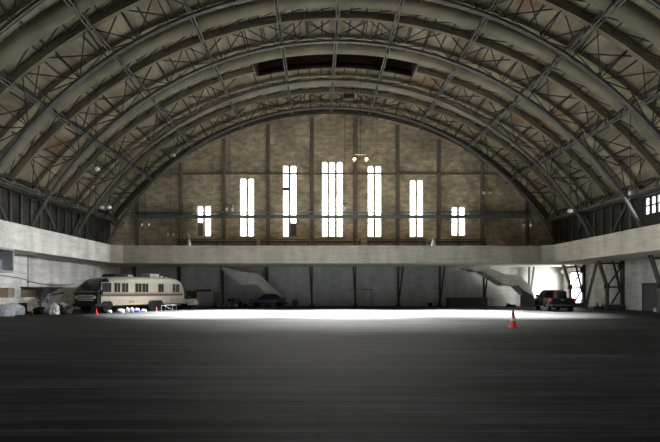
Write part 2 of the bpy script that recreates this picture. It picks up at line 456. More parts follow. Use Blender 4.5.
# front end of the hall, behind the photographer
m = MB()
fx = [XL - .5 + (XR + .5 - XL + .5) * i / 40 for i in range(41)]
for x0, x1 in zip(fx, fx[1:]):
    m.hexa([(x0, YF - .5, -.05), (x1, YF - .5, -.05), (x1, YF, -.05), (x0, YF, -.05)],
           [(x0, YF - .5, max(topz(x0), ZS + .5)), (x1, YF - .5, max(topz(x1), ZS + .5)), (x1, YF, max(topz(x1), ZS + .5)), (x0, YF, max(topz(x0), ZS + .5))])
struct(m.build('wall_front', 'brick'))

# ------------------------------------------------------------------ roof
SKX = (-5.5, 8.6); SKY = (39.1, 41.5)
b = MB(); NA = 96
a0 = math.asin((UL - .5 - DX) / RD); a1 = math.asin((UR + .5 - DX) / RD)
al = sorted([a0 + (a1 - a0) * i / NA for i in range(NA + 1)] + [math.asin((v - DX) / RD) for v in SKX])
yl = [YF - .5, 10, 20, 30, SKY[0], SKY[1], 46, YW + .5]
for u0, u1 in zip(al, al[1:]):
    for y0, y1 in zip(yl, yl[1:]):
        xm = DX + RD * math.sin((u0 + u1) / 2)
        if SKX[0] < xm < SKX[1] and y0 >= SKY[0] and y1 <= SKY[1]: continue
        q = lambda a, y, r: (DX + r * math.sin(a), y, DZ + r * math.cos(a))
        b.hexa([q(u0, y0, RD), q(u1, y0, RD), q(u1, y1, RD), q(u0, y1, RD)], [q(u0, y0, RD + .2), q(u1, y0, RD + .2), q(u1, y1, RD + .2), q(u0, y1, RD + .2)])
ceil = struct(b.build('ceiling', 'deck'))
# roof light shaft, boarded over at the top
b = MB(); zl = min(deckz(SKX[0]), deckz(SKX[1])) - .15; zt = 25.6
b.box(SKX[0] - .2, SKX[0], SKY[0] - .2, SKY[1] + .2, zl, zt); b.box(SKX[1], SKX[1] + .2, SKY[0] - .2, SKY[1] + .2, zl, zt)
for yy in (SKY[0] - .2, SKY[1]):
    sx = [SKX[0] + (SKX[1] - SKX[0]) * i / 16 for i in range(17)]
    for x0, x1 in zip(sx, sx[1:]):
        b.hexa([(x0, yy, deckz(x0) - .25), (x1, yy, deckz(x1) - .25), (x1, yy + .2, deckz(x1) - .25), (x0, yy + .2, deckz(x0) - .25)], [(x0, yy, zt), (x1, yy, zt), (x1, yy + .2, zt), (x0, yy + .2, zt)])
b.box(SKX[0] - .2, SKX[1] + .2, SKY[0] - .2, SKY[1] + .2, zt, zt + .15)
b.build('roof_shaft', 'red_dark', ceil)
# battens under the boards
def along(mb, th, off, y0, y1, w, h):
    x, z = deckp(th, off); mb.beam((x, y0, z), (x, y1, z), w, h, (math.sin(th), 0, math.cos(th)))
TH = [math.radians(v) for v in (-57, -45, -33, -21, -9, 0, 9, 21, 33, 45, 57)]
bat = [math.radians(v) for v in (-51, -39, -27, -15, -4.5, 4.5, 15, 27, 39, 51, -12, 12, -6.7, 6.7, -2.2, 2.2)]
for v in bat:
    xx = deckp(v, 0)[0]
    spans = [(0, SKY[0] - .3), (SKY[1] + .3, YW - .6)] if SKX[0] - .3 < xx < SKX[1] + .3 else [(0, YW - .6)]
    for y0, y1 in spans:
        m = MB(); along(m, v, .1, y0, y1, .14, .18); m.build('batten', 'steel_dark', ceil)

# arches
def sweep(mb, f, y, w, d, t0, t1, n=64):
    "box-section bar following f(th, offset_down) in the plane y"
    rings = []
    for k in range(n + 1):
        th = t0 + (t1 - t0) * k / n
        xa, za = f(th, 0); xb, zb = f(th, d)
        rings.append([(xb, y - w / 2, zb), (xb, y + w / 2, zb), (xa, y + w / 2, za), (xa, y - w / 2, za)])
    mb.loft(rings)
TT = math.radians(58.0); TF = math.radians(65.5)
chord = lambda th, d: arc(th, .15 - d)
def deckoff(o): return lambda th, d: deckp(th, o + d)
YA, YC, YR = -1.0, 1.7, 3.5
for i, Y in enumerate(ARCH_Y):
    t = thing('roof_arch', 'curved steel lattice roof arch, %s' % ARCH_N[i], 'roof arch', (CX, Y, ZFL), 0, 'roof arches spanning the hall')
    org = Matrix.Translation((-CX, -Y, -ZFL))
    def fin(mb, nm, mt):
        bmesh.ops.transform(mb.bm, matrix=org, verts=mb.bm.verts); return mb.build(nm, mt, t)
    m = MB(); sweep(m, chord, Y - .075, .08, .15, -TF, TF, 80); sweep(m, chord, Y + .075, .08, .15, -TF, TF, 80); sweep(m, lambda th, d: arc(th, .18 - d), Y, .2, .05, -TF, TF, 80)
    o = fin(m, 'lower_chord', 'steel_light'); o['label'] = 'pale grey lower chord'
    cut = SKY[0] < Y + YA < SKY[1]
    ca, cb = math.asin((SKX[0] - CX) / 28.6) - .015, math.asin((SKX[1] - CX) / 28.6) + .015
    SPANS = ((-TT, ca), (cb, TT)) if cut else ((-TT, TT),)
    for u0, u1 in SPANS:
        m = MB(); sweep(m, deckoff(.12), Y + YA, .5, .34, u0, u1); sweep(m, deckoff(.46), Y + YA - .16, .12, .1, u0, u1)
        fin(m, 'near_chord', 'rib')
    m = MB(); sweep(m, deckoff(.12), Y + YC, .24, .3, -TT, TT); fin(m, 'far_chord', 'rib')
    def panels(q, spans):
        "lists of (k, t0, t1) of the panels inside each span"
        ps = [(k, -TT + 2 * TT * k / q, -TT + 2 * TT * (k + 1) / q) for k in range(q)]
        return [[p for p in ps if p[1] >= u0 - 1e-6 and p[2] <= u1 + 1e-6] for u0, u1 in spans]
    # lattice between the chords
    for nm, yy in (('near_lattice', YA), ('far_lattice', YC)):
        for ps in panels(24, SPANS if yy == YA else ((-TT, TT),)):
            m = MB()
            for k, ta, tb in ps:
                if yy == YA or k % 2 == 0:
                    xa, za = arc(ta, .1); xb, zb = deckp(ta, .3); m.beam((xa, Y, za), (xb, Y + yy, zb), .06, .06)
                tu, tv = (ta, tb) if k % 2 == 0 else (tb, ta)
                xa, za = arc(tu, .1); xb, zb = deckp(tv, .3)
                m.beam((xa, Y, za), (xb, Y + yy, zb), .055, .055)
            fin(m, nm, 'steel_dark')
    # roof plane bracing between the chords
    for ps in panels(20, SPANS):
        m = MB()
        for k, ta, tb in ps:
            tm = (ta + tb) / 2; c0, c1 = deckp(ta, .32), deckp(tb, .32)
            m.beam((c0[0], Y + YA, c0[1]), (c0[0], Y + YC, c0[1]), .08, .08)
            if k % 2: m.beam((c0[0], Y + YA, c0[1]), (c1[0], Y + YC, c1[1]), .075, .075)
            else: m.beam((c0[0], Y + YC, c0[1]), (c1[0], Y + YA, c1[1]), .075, .075)
            if abs(tm) < .2: m.beam((c0[0], Y + (YC if k % 2 else YA), c0[1]), (c1[0], Y + (YA if k % 2 else YC), c1[1]), .075, .075)
        fin(m, 'roof_bracing', 'steel_dark')
    # lacing between this arch and the rib in front of it
    yr = YR - 6.2 + .5
    for ps in panels(26, SPANS):
        m = MB()
        for k, ta, tb in ps:
            c0, c1 = deckp(ta, .25), deckp(tb, .25)
            m.beam((c0[0], Y + YA - .3, c0[1]), (c0[0], Y + yr, c0[1]), .07, .07)
            m.beam((c0[0], Y + YA - .3, c0[1]), (c1[0], Y + yr, c1[1]), .06, .06)
        fin(m, 'rib_lacing', 'steel_dark')

# broad rounded ribs between the arches
for i, Y in enumerate(ARCH_Y):
    y = Y - 6.2 + YR; rings = []; n = 72
    prof = [(-.55, .02), (-.55, .22), (-.42, .42), (-.2, .52), (.2, .52), (.42, .42), (.55, .22), (.55, .02)]
    def ribmesh(t0, t1):
        m = MB(); rings = []
        for k in range(n + 1):
            th = t0 + (t1 - t0) * k / n; ring = []
            for dy, d in prof:
                x, z = deckp(th, d); ring.append((x - CX, dy, z - ZS))
            rings.append(ring)
        m.loft(rings); return m
    nm = 'roof_rib'
    if SKY[0] - .55 < y < SKY[1] + .55:
        r = thing(nm, 'broad rounded roof rib broken by the dark roof shaft', 'roof rib', (CX, y, ZS), 0, 'broad roof ribs')
        ta = math.asin((SKX[0] - CX) / 28.7); tb = math.asin((SKX[1] - CX) / 28.7)
        ribmesh(-TT, ta - .012).build('left_length', 'rib', r, True); ribmesh(tb + .012, TT).build('right_length', 'rib', r, True)
    else:
        o = ribmesh(-TT, TT).build(nm, 'rib', None, True); o.location = (CX, y, ZS)
        tag(o, 'broad rounded roof rib just in front of the roof arch %s' % ARCH_N[i], 'roof rib', 'broad roof ribs')

# longitudinal purlin trusses
PN = ['lowest on the left', 'second from lowest on the left', 'third from lowest on the left', 'second left of the crown', 'first left of the crown',
      'along the crown', 'first right of the crown', 'second right of the crown', 'third from lowest on the right', 'second from lowest on the right', 'lowest on the right']
for th, nm in zip(TH, PN):
    x, z = arc(th, .1); tg = Vector((math.cos(th), 0, -math.sin(th))); rad = Vector((math.sin(th), 0, math.cos(th)))
    dx_, dz_ = deckp(th, .25); H = math.hypot(dx_ - x, dz_ - z)
    y0, y1 = 12.0, 49.0
    t = thing('roof_purlin', 'long steel purlin truss running down the hall, %s' % nm, 'purlin', (x, y0, z), 0, 'purlin trusses running down the hall')
    o_ = Vector((0, 0, 0))
    for s in (-1, 1):
        m = MB(); m.beam(tg * (.1 * s) + rad * .3, tg * (.1 * s) + rad * .3 + Vector((0, y1 - y0, 0)), .07, .12, rad); m.build('bottom_bar', 'steel', t)
    spans = [(y0, y1)] if not (SKX[0] - .5 < dx_ < SKX[1] + .5) else [(y0, SKY[0] - .3), (SKY[1] + .3, y1)]
    for a, c in spans:
        m = MB(); m.beam(rad * (H - .05) + Vector((0, a - y0, 0)), rad * (H - .05) + Vector((0, c - y0, 0)), .2, .2, rad); m.build('top_bar', 'steel_dark', t)
    m = MB()
    for Y in ARCH_Y:
        for a, c in ((YA, YC), (YC, 3.2), (3.2, 5.2)):
            if Y + c > y1: continue
            m.beam(rad * .3 + Vector((0, Y + a - y0, 0)), rad * (H - .1) + Vector((0, Y + c - y0, 0)), .07, .07)
            m.beam(rad * .3 + Vector((0, Y + c - y0, 0)), rad * (H - .1) + Vector((0, Y + c - y0, 0)), .07, .07)
    m.build('lattice', 'steel_dark', t)

# ------------------------------------------------------------------ balcony
t = thing('balcony', 'long pale balcony with a solid parapet running round three sides of the hall', 'balcony', (0, 0, ZFL))
def bal(mb, nm, mt):
    bmesh.ops.transform(mb.bm, matrix=Matrix.Translation((0, 0, -ZFL)), verts=mb.bm.verts); return mb.build(nm, mt, t)
CH = .9   # little splayed corner
m = MB(); m.box(PL + CH, PR - CH, YB, YB + .25, ZB0, ZB1)
for s, xp in ((1, PL), (-1, PR)):
    m.prism([(xp, YB - CH), (xp + s * CH, YB), (xp + s * CH, YB + .25), (xp - s * .25, YB - CH + .1), (xp - s * .25, YB - CH)],
            lambda x, y: (x, y, ZB0), lambda x, y: (x, y, ZB1))
bal(m, 'back_parapet', 'parapet')
m = MB(); m.box(PL - .25, PL, YF, YB - CH, ZB0, ZB1); bal(m, 'left_parapet', M['parapet_w'] if 'parapet_w' in M else 'wall_white')
m = MB(); m.box(PR, PR + .25, YF, YB - CH, ZB0, ZB1); bal(m, 'right_parapet', 'parapet')
m = MB(); m.box(XL, PL - .25, YF, YW, ZB0, ZFL); m.box(PR + .25, XR, YF, YW, ZB0, ZFL); m.box(PL - .25, PR + .25, YB + .25, YW, ZB0, ZFL)
bal(m, 'floor_slab', 'slab')
# handrail on the parapet
# projecting booth under the left balcony
t = thing('wall_booth', 'pale box-shaped booth under the left balcony with a dark open slot', 'booth', (PL, 24.5, 0))
m = MB(); y0, y1 = -5.0, 5.4; zb, zt_ = 2.88, ZB0
m.box(XL - PL + .02, -1.6, y0, y1, zb, zt_ - .01)
m.box(-1.6, 0, y0, y1, zb, zb + .12); m.box(-1.6, 0, y1 - .12, y1, zb + .12, zt_ - .01); m.box(-1.6, 0, y0, y0 + .5, zb + .12, zt_ - .01); m.box(-1.6, 0, y0 + .5, y1 - .12, zt_ - .12, zt_ - .01)
m.build('shell', 'grey_metal', t)
m = MB(); m.box(-1.0, -.7, y0 + .5, y1 - .12, zb + .12, zb + .85); m.build('inner_panel', 'grey_metal', t)

# bleachers on the back balcony
for i, (a, c) in enumerate(((180, 258), (262, 310), (314, 360), (366, 423), (430, 482))):
    x0, x1 = px_x(a), px_x(c)
    t = thing('bleacher', 'dark wooden tiered bench on the back balcony, %s from the left' % ORD[i], 'bench', ((x0 + x1) / 2, 49.2, ZFL), 0, 'tiered benches on the back balcony')
    hw = (x1 - x0) / 2
    for k in range(4):
        m = MB(); m.box(-hw, hw, .35 * k - .3, .35 * k + .02, .8 + .55 * k, .88 + .55 * k); m.build('seat_plank', 'wood_bench', t)
        m = MB(); m.box(-hw, hw, .35 * k - .02, .35 * k + .02, .45 + .55 * k, .74 + .55 * k); m.build('riser', 'wood_bench', t)
    for s in (-.95, 0, .95):
        m = MB(); m.prism([(-.3, 0), (1.1, 0), (1.1, 2.4), (-.3, .78)], lambda y, z, s=s: (s * hw - .04, y, z), lambda y, z, s=s: (s * hw + .04, y, z)); m.build('support', 'steel_dark', t)
# pale tapered post lamps behind the parapet
for p, side in ((189, 'left'), (433.5, 'right')):
    t = thing('post_lamp', 'white tapered lamp post standing at the %s end of the bench rows' % side, 'lamp', (ZX(p, 47), 47, ZFL), 0, 'white lamp posts on the balcony')
    m = MB(); m.lathe([(.12, 0), (.1, .9), (.28, 1.0), (.34, 1.05), (.2, 1.75), (.06, 2.15), (.05, 2.2)], n=10); m.build('tapered_shade', 'white', t, True)
    m = MB(); m.tube([(0, 0, 2.18), (.05, 0, 2.35), (-.06, 0, 2.55), (.1, 0, 2.75)], .04); m.build('hook', 'steel_light', t)
    for k in range(2):
        m = MB(); m.lathe([(.02, 0), (.13, .02), (.11, .12), (.03, .16)], (.02 - .1 * k, 0, 2.4 + .25 * k), 8); m.build('cup', 'white', t)

# trussed legs under the right balcony
for i, (Y, nm) in enumerate(((47.2, 'in front of the open doorway'), (41.2, 'right of the open doorway'), (34.8, 'at the right edge beside the grey door'))):
    t = thing('trussed_leg', 'dark steel trussed leg under the right balcony, %s' % nm, 'truss leg', (26.9, Y, 0), 0, 'trussed legs below the right balcony')
    H = ZB0 + .02; A = [(-1.2, H), (-.45, 2.1), (-.4, .02)]
    m = MB(); m.beam((A[0][0], 0, A[0][1]), (A[1][0], 0, A[1][1]), .2, .28, (0, 1, 0)); m.beam((A[1][0], 0, A[1][1] + .1), (A[2][0], 0, A[2][1]), .2, .28, (0, 1, 0)); m.build('inner_post', 'steel', t)
    m = MB(); m.box(.86, 1.08, -.15, .15, .02, H); m.build('outer_post', 'steel_dark', t)
    m = MB(); m.beam((.95, 0, 1.2), (.1, 0, H), .14, .16, (0, 1, 0)); m.build('slanted_strut', 'steel_dark', t)
    for z, xa in ((2.05, -.45), (H - .25, -1.1)):
        m = MB(); m.box(xa, .9, -.06, .06, z - .07, z + .07); m.build('cross_bar', 'steel_dark', t)
    for a, c in (((-.45, 2.1), (.9, 3.9)), ((-.05, .5), (.9, 2.0))):
        m = MB(); m.beam((a[0], 0, a[1]), (c[0], 0, c[1]), .1, .12, (0, 1, 0)); m.build('diagonal', 'steel_dark', t)
    for gx, gz in ((.84, 3.95), (.84, 2.0), (-.45, 2.1)):
        m = MB(); m.box(gx - .22, gx + .22, -.1, .1, gz - .2, gz + .2); m.build('gusset', 'steel_dark', t)
    m = MB(); m.box(-.55, 1.08, -.25, .25, 0, .45); m.build('footing', 'door_grey', t)
# extra slanted strut between the frames
b = MB(); b.beam((27.0, 43.6, ZB0), (26.4, 44.4, .02), .2, .2); tag(b.build('raking_strut', 'steel'), 'single leaning grey strut between two trussed legs under the right balcony', 'strut')

# doors
d = sempty('door_1', (XR, 48.7, 0))
b = MB(); b.box(-.06, .1, -1.4, -1.3, 0, 3.8); b.box(-.06, .1, 1.3, 1.4, 0, 3.8); b.box(-.06, .1, -1.4, 1.4, 3.7, 3.85); b.build('door_frame', 'steel_dark', d)
b = MB(); b.box(.2, .26, 1.2, 3.6, 0, 3.6)
b.bm.free()
d2 = sempty('door_2', (XR, 37.3, 0))
b = MB(); b.box(-.06, 0, -1.35, 1.35, 0, 2.25); b.build('door_leaf', 'door_grey', d2)
b = MB(); b.box(-.1, 0, -1.45, -1.35, 0, 2.35); b.box(-.1, 0, 1.35, 1.45, 0, 2.35); b.box(-.1, 0, -1.45, 1.45, 2.25, 2.35); b.build('door_frame', 'steel_dark', d2)
b = MB(); b.box(-.09, -.06, -1.3, 1.3, 1.0, 1.05); b.box(-.09, -.06, -.02, .02, 0, 2.25); b.build('door_rail', 'steel', d2)
d3 = sempty('door_3', (px_x(367.3), YW, 0))
b = MB(); b.box(-.45, .45, -.05, 0, 0, 1.85); b.build('door_leaf', 'brick_lower', d3)
b = MB(); b.box(-.5, .5, -.12, 0, 1.85, 1.95); b.box(-.5, -.45, -.08, 0, 0, 1.85); b.box(.45, .5, -.08, 0, 0, 1.85); b.build('door_frame', 'steel', d3)
b = MB(); b.box(.33, .39, -.1, -.05, .9, 1.0); b.build('door_handle', 'steel_dark', d3)
# ground outside the open door
b = MB(); b.box(XR + .5, XR + 60, 10, 90, -.3, -.02); struct(b.build('floor_outside', 'ground'))
# pipe/box above the open door
b = MB(); b.lathe([(.02, -.3), (.28, -.28), (.28, .28), (.02, .3)], (XR - .35, 50.5, 3.9), 12, 'Y'); tag(b.build('wall_lamp', 'white', None, True), 'round white lamp on the wall above the open doorway', 'lamp')

# ------------------------------------------------------------------ stairs at the end wall
def stair(nm, label, pts, y0, y1, thick):
    "pts: (px, py) of the lower edge of the balustrade from top to bottom"
    Yr = y0
    W = [(ZX(a, Yr), ZZ(bb, Yr)) for a, bb in pts]
    t = thing('staircase', label, 'staircase', (W[-1][0], y0, 0))
    ox = W[-1][0]
    m = MB(); poly = [(x - ox, z) for x, z in W] + [(x - ox, z + thick) for x, z in W[::-1]]
    poly = [(x, min(z, ZB0 - .02)) for x, z in poly]
    m.prism(poly, lambda x, z: (x, 0, z), lambda x, z: (x, .14, z)); m.build('balustrade', 'stair_white', t)
    m = MB()
    st = []
    for (xa, za), (xb, zb) in zip(W, W[1:]):
        n = max(1, round((za - zb) / .18))
        for k in range(n):
            x0, x1 = xa + (xb - xa) * k / n, xa + (xb - xa) * (k + 1) / n; z = za + (zb - za) * (k + 1) / n
            z = min(z, ZB0 - .3)
            m.box(x0 - ox, x1 - ox, .14, y1 - y0, max(0, z - .05), z + .14)
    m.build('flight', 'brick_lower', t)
    return t
stair('left', 'pale solid-sided staircase descending behind the blue car', [(221, 267.5), (241, 284), (257, 284.3), (267, 293.5), (281, 306)], 49.0, 50.6, 1.3)
stair('right', 'pale solid-sided staircase descending behind the pickup on the right', [(466, 263), (474.5, 270.7), (483.6, 270.9), (505.5, 285), (518.5, 285.3), (529, 295), (534, 306)], 48.6, 50.6, 1.15)

# ------------------------------------------------------------------ vehicles
def wheel(parent, c, r, w, hub='chrome', n=20):
    x, y, z = c
    m = MB(); m.lathe([(r * .55, -w / 2), (r * .9, -w / 2), (r, -w * .36), (r, w * .36), (r * .9, w / 2), (r * .55, w / 2)], c, n, 'Y')
    o = m.build('wheel', 'black', parent, True)
    m = MB(); m.lathe([(.02, -w * .46), (r * .2, -w * .46), (r * .3, -w * .38), (r * .5, -w * .44), (r * .58, -w * .44), (r * .58, w * .44), (r * .5, w * .44), (r * .3, w * .38), (r * .2, w * .46), (.02, w * .46)], c, n, 'Y')
    m.build('hub_cap', hub, o, True)
    return o
def side_body(mb, prof, wf, smooth=0):
    "profile (x, z) closed polygon pulled across y, half width wf(x, z)"
    return mb.prism(prof, lambda x, z: (x, -wf(x, z), z), lambda x, z: (x, wf(x, z), z))
def side_plate(mb, poly, wf, s, t=.02):
    return mb.prism(poly, lambda x, z: (x, s * (wf(x, z) - .01), z), lambda x, z: (x, s * (wf(x, z) + t), z))

# motorhome: local x runs from nose to tail, -y is the side towards the hall
RVL = 9.9
ang = math.atan2(.914, .406)
rv = thing('motorhome', 'long cream motorhome with rounded shell and black nose parked by the left wall', 'motorhome', (-16.45, 33.6, 0), ang)
def rvsec(x):
    t = [(0, 1.66, 1.08), (.12, 1.86, 1.14), (.4, 2.2, 1.19), (.8, 2.54, 1.2), (1.2, 2.7, 1.2), (1.8, 2.8, 1.2), (3, 2.86, 1.2), (8.4, 2.86, 1.2), (8.9, 2.78, 1.19), (9.35, 2.58, 1.15), (9.65, 2.28, 1.05), (9.82, 1.9, .95), (9.9, 1.5, .88)]
    for (x0, z0, w0), (x1, z1, w1) in zip(t, t[1:]):
        if x <= x1 + 1e-6:
            k = (x - x0) / (x1 - x0); return z0 + (z1 - z0) * k, w0 + (w1 - w0) * k
    return t[-1][1:]
def rvring(x, zb, off=0, zcap=None):
    zt, w = rvsec(x); w += off; zt += off
    if zcap: zt = min(zt, zcap)
    r = min(.55, (zt - zb) * .45)
    pts = [(-w, zb), (-w, (zb + zt - r) / 2)] + [(-w + r - r * math.cos(a), zt - r + r * math.sin(a)) for a in [PI / 2 * k / 6 for k in range(7)]]
    pts += [(-y, z) for y, z in pts[::-1]]
    return [Vector((x, y + 1.2, z)) for y, z in pts]
XS = [0, .06, .12, .3, .5, .75, 1, 1.25, 1.5, 1.8, 2.1, 2.5, 3, 4, 5, 6, 7, 8, 8.4, 8.65, 8.9, 9.12, 9.35, 9.5, 9.65, 9.74, 9.82, 9.87, 9.9]
m = MB(); m.loft([rvring(x, .62) for x in XS]); m.build('shell', 'cream', rv, True)
m = MB(); m.loft([rvring(x, .56, .012, 1.3) for x in XS if x >= .3]); m.build('lower_panel', 'cream_low', rv, True)
m = MB()
for z0, z1 in ((1.27, 1.43), (1.48, 1.53)):
    m.box(.3, 9.3, -.03, 0, z0, z1); m.box(.3, 9.3, 2.4, 2.43, z0, z1)
m.build('stripe', 'brown', rv)
# black nose: windscreen, cab glass, grille
def noseglass(x0, x1, zb, off):
    xs_ = [x0 + (x1 - x0) * k / 8 for k in range(9)]; return MB().loft([rvring(x, zb(x), off) for x in xs_])
noseglass(0, 1.05, lambda x: 1.62 - .0 * x, .025).build('windscreen', 'glass', rv, True)
m = MB(); m.box(-.07, .32, -.02, 2.42, .62, 1.6); m.bevel(.05, 2); m.build('nose_panel', 'darkgreen', rv, True)
m = MB()
for k in range(4): m.box(-.1, -.05, .35, 2.05, .95 + .12 * k, 1.01 + .12 * k)
m.build('grille', 'chrome', rv)
for y in (.22, 2.18):
    m = MB(); m.lathe([(.02, -.13), (.12, -.12), (.13, -.06), (.02, -.05)], (0, y, 1.2), 12, 'X'); m.build('headlight', 'chrome', rv, True)
m = MB(); m.box(-.28, -.05, -.02, 2.42, .5, .7); m.box(-.28, .9, -.05, .02, .5, .7); m.bevel(.03, 1); m.build('bumper', 'darkgreen', rv)
m = MB(); m.box(.15, 9.4, .1, 2.3, .42, .62); m.build('underside', 'black', rv)
for x0, x1 in ((.35, 1.2), (1.5, 2.05), (2.25, 2.85), (3.6, 4.25), (4.35, 5.0), (6.2, 6.8), (8.0, 8.3), (8.4, 8.8)):
    m = MB(); m.box(x0, x1, -.035, .01, 1.6, 2.3); o = m.build('window', 'glass', rv)
    f = MB(); f.box(x0 - .04, x1 + .04, -.025, 0, 1.56, 1.6); f.box(x0 - .04, x1 + .04, -.025, 0, 2.3, 2.34); f.box(x0 - .04, x0, -.03, 0, 1.56, 2.34); f.box(x1, x1 + .04, -.03, 0, 1.56, 2.34); (f.box((x0 + x1) / 2 - .012, (x0 + x1) / 2 + .012, -.045, -.03, 1.6, 2.3) if x0 > 1 else 0); f.build('window_frame', 'cream_low', o)
m = MB(); m.box(7.0, 7.62, -.025, .01, .75, 2.35); o = m.build('entry_door', 'cream', rv)
f = MB(); f.box(7.52, 7.58, -.06, -.02, 1.45, 1.52); f.build('door_handle', 'chrome', o)
m = MB(); m.box(6.4, 7.2, -.028, 0, .72, .98); m.build('locker_hatch', 'cream', rv)
for x in (3.0, 3.3, 5.2): 
    m = MB(); m.box(x, x + .14, -.04, 0, .76, .88); m.build('vent', 'brown', rv)
for x0, x1, z in ((5.0, 6.75, .98), (.3, 1.35, 1.0)):
    m = MB(); m.prism([(x0, .5), (x0, z - .3), (x0 + .18, z - .1), (x1 - .18, z - .1), (x1, z - .3), (x1, .5)], lambda u, v: (u, -.03, v), lambda u, v: (u, .1, v)); m.build('wheel_arch', 'black', rv)
for x in (.82, 5.45, 6.28):
    for y in (.14, 2.26): wheel(rv, (x, y, .42), .42, .28, 'grey_metal')
m = MB(); m.loft([[(x, y, z) for x, y, z in ((1.9, .5, 2.7), (3.1, .5, 2.8), (3.1, 1.9, 2.8), (1.9, 1.9, 2.7))], [(x, y, z) for x, y, z in ((2.0, .55, 3.05), (2.9, .55, 3.08), (2.9, 1.85, 3.08), (2.0, 1.85, 3.05))]]); m.bevel(.08, 2); m.build('roof_pod', 'black', rv, True)
for x0, x1, y0, y1, h in ((3.6, 4.2, .8, 1.5, .18), (6.0, 7.1, .75, 1.65, .36), (7.3, 7.8, .9, 1.5, .22), (8.0, 8.4, .9, 1.5, .14)):
    m = MB(); m.box(x0, x1, y0, y1, 2.8, 2.86 + h); m.bevel(.06, 2); m.build('roof_vent', 'cream', rv, True)
m = MB(); m.tube([(1.55, 1.0, 2.6), (1.55, 1.0, 2.95)], .035); m.lathe([(.02, 0), (.2, .02), (.22, .06), (.02, .12)], (1.55, 1.0, 2.94), 10); m.build('antenna', 'darkgreen', rv)
m = MB(); m.box(.05, .12, -.35, -.02, 1.55, 1.6); m.box(-.02, .1, -.42, -.26, 1.4, 1.75); m.build('mirror', 'darkgreen', rv)
m = MB(); m.box(9.7, 10.0, .2, 2.2, .5, .72); m.bevel(.03, 1); m.build('rear_bumper', 'chrome', rv)
for y in (.45, 1.95):
    m = MB(); m.box(9.86, 9.93, y - .1, y + .1, .95, 1.15); m.build('tail_light', 'tail', rv)

def make_car(name, label, loc, rz, paint, L=4.3, hatch=False, trim='chrome'):
    t = thing(name, label, 'car', loc, rz)
    wl_ = lambda x, z: .84 - .06 * abs(x / (L / 2)) ** 3 - .05 * max(0, .45 - z)
    h = L / 2
    body = [(-h, .42), (-h + .06, .28), (h - .06, .28), (h, .45), (h - .02, .66), (h - .2, .76), (h - 1.15, .87), (-h + .95, .93), (-h + .1, .9), (-h - .02, .7)]
    m = MB(); side_body(m, body, wl_); m.bevel(.06, 2, 35); m.build('body', paint, t, True)
    wc = lambda x, z: .78 - .22 * max(0, z - .88) / .5
    gh = [(-h + .62, .9), (-h + 1.15, 1.33), (-h + 1.45, 1.39), (h - 1.85, 1.39), (h - 1.6, 1.33), (h - .95, .86)]
    m = MB(); side_body(m, gh, wc); m.bevel(.04, 2, 20); o = m.build('cabin_glass', 'glass', t, True)
    m = MB(); side_body(m, [(-h + 1.1, 1.32), (-h + 1.45, 1.42), (h - 1.9, 1.42), (h - 1.55, 1.31), (h - 1.9, 1.37), (-h + 1.45, 1.37)], lambda x, z: wc(x, z) + .012); m.build('roof', paint, t, True)
    for x0, z0, x1, z1 in ((h - 1.02, .88, h - 1.63, 1.33), (-.05, .9, -.1, 1.36), (-h + .68, .92, -h + 1.17, 1.34)):
        for s in (-1, 1):
            m = MB(); m.beam((x0, s * wc(x0, z0), z0), (x1, s * wc(x1, z1), z1), .03, .08, (0, s, 0)); m.build('window_pillar', paint, t)
    for x in (h - .82, -h + .86):
        for s in (-1, 1): wheel(t, (x, s * .74, .31), .31, .2, trim)
    for s in (-.62, .62):
        m = MB(); m.box(-h - .035, -h + .05, s - .18, s + .18, .62, .8); m.build('tail_light', 'orange_lens', t)
        m = MB(); m.box(h - .08, h + .02, s - .16, s + .16, .52, .66); m.build('headlight', 'chrome', t)
    m = MB(); m.box(-h - .08, -h + .06, -.76, .76, .4, .56); m.build('bumper', paint, t); m = MB(); m.box(h - .06, h + .07, -.74, .74, .34, .48); m.build('bumper', paint, t)
    for s in (-1, 1):
        m = MB(); m.box(h - 1.42, h - 1.28, s * .78 - .09, s * .78 + .09, .92, 1.04); m.build('mirror', paint, t)
    return t
make_car('sedan_car', 'dark navy blue sedan parked side-on below the left staircase', (ZX(268.5, 48.2), 48.0, 0), PI, 'navy', 4.1)
# white car behind the motorhome, only its tail showing
make_car('hatchback_car', 'white car with an orange tail light, mostly hidden behind the motorhome', (-14.5, 45.7, 0), math.radians(176), 'white', 4.2)

# pickup: local x from tail to nose
tr = thing('pickup_truck', 'black pickup truck seen from behind near the open doorway, its bed loaded with dark cargo', 'pickup truck', (19.75, 36.3, 0), math.atan2(.975, .22))
TW = lambda x, z: .95 - .03 * max(0, .7 - z) - (.05 if x > 4.6 else 0)
def tp(poly, name, mt, wf=TW, bev=.04):
    m = MB(); side_body(m, poly, wf)
    if bev: m.bevel(bev, 2, 30)
    return m.build(name, mt, tr, True)
tp([(2.0, .48), (5.15, .5), (5.25, .8), (5.15, 1.05), (3.95, 1.14), (2.0, 1.14)], 'cab_body', 'truck')
CW = lambda x, z: .9 - .2 * max(0, z - 1.1) / .6
tp([(2.05, 1.1), (2.12, 1.68), (2.4, 1.74), (3.1, 1.74), (3.35, 1.66), (4.0, 1.1)], 'cab_glass', 'glass', CW)
tp([(2.08, 1.63), (2.35, 1.78), (3.12, 1.78), (3.38, 1.64), (3.1, 1.71), (2.4, 1.71)], 'roof', 'truck', lambda x, z: CW(x, z) + .015, 0)
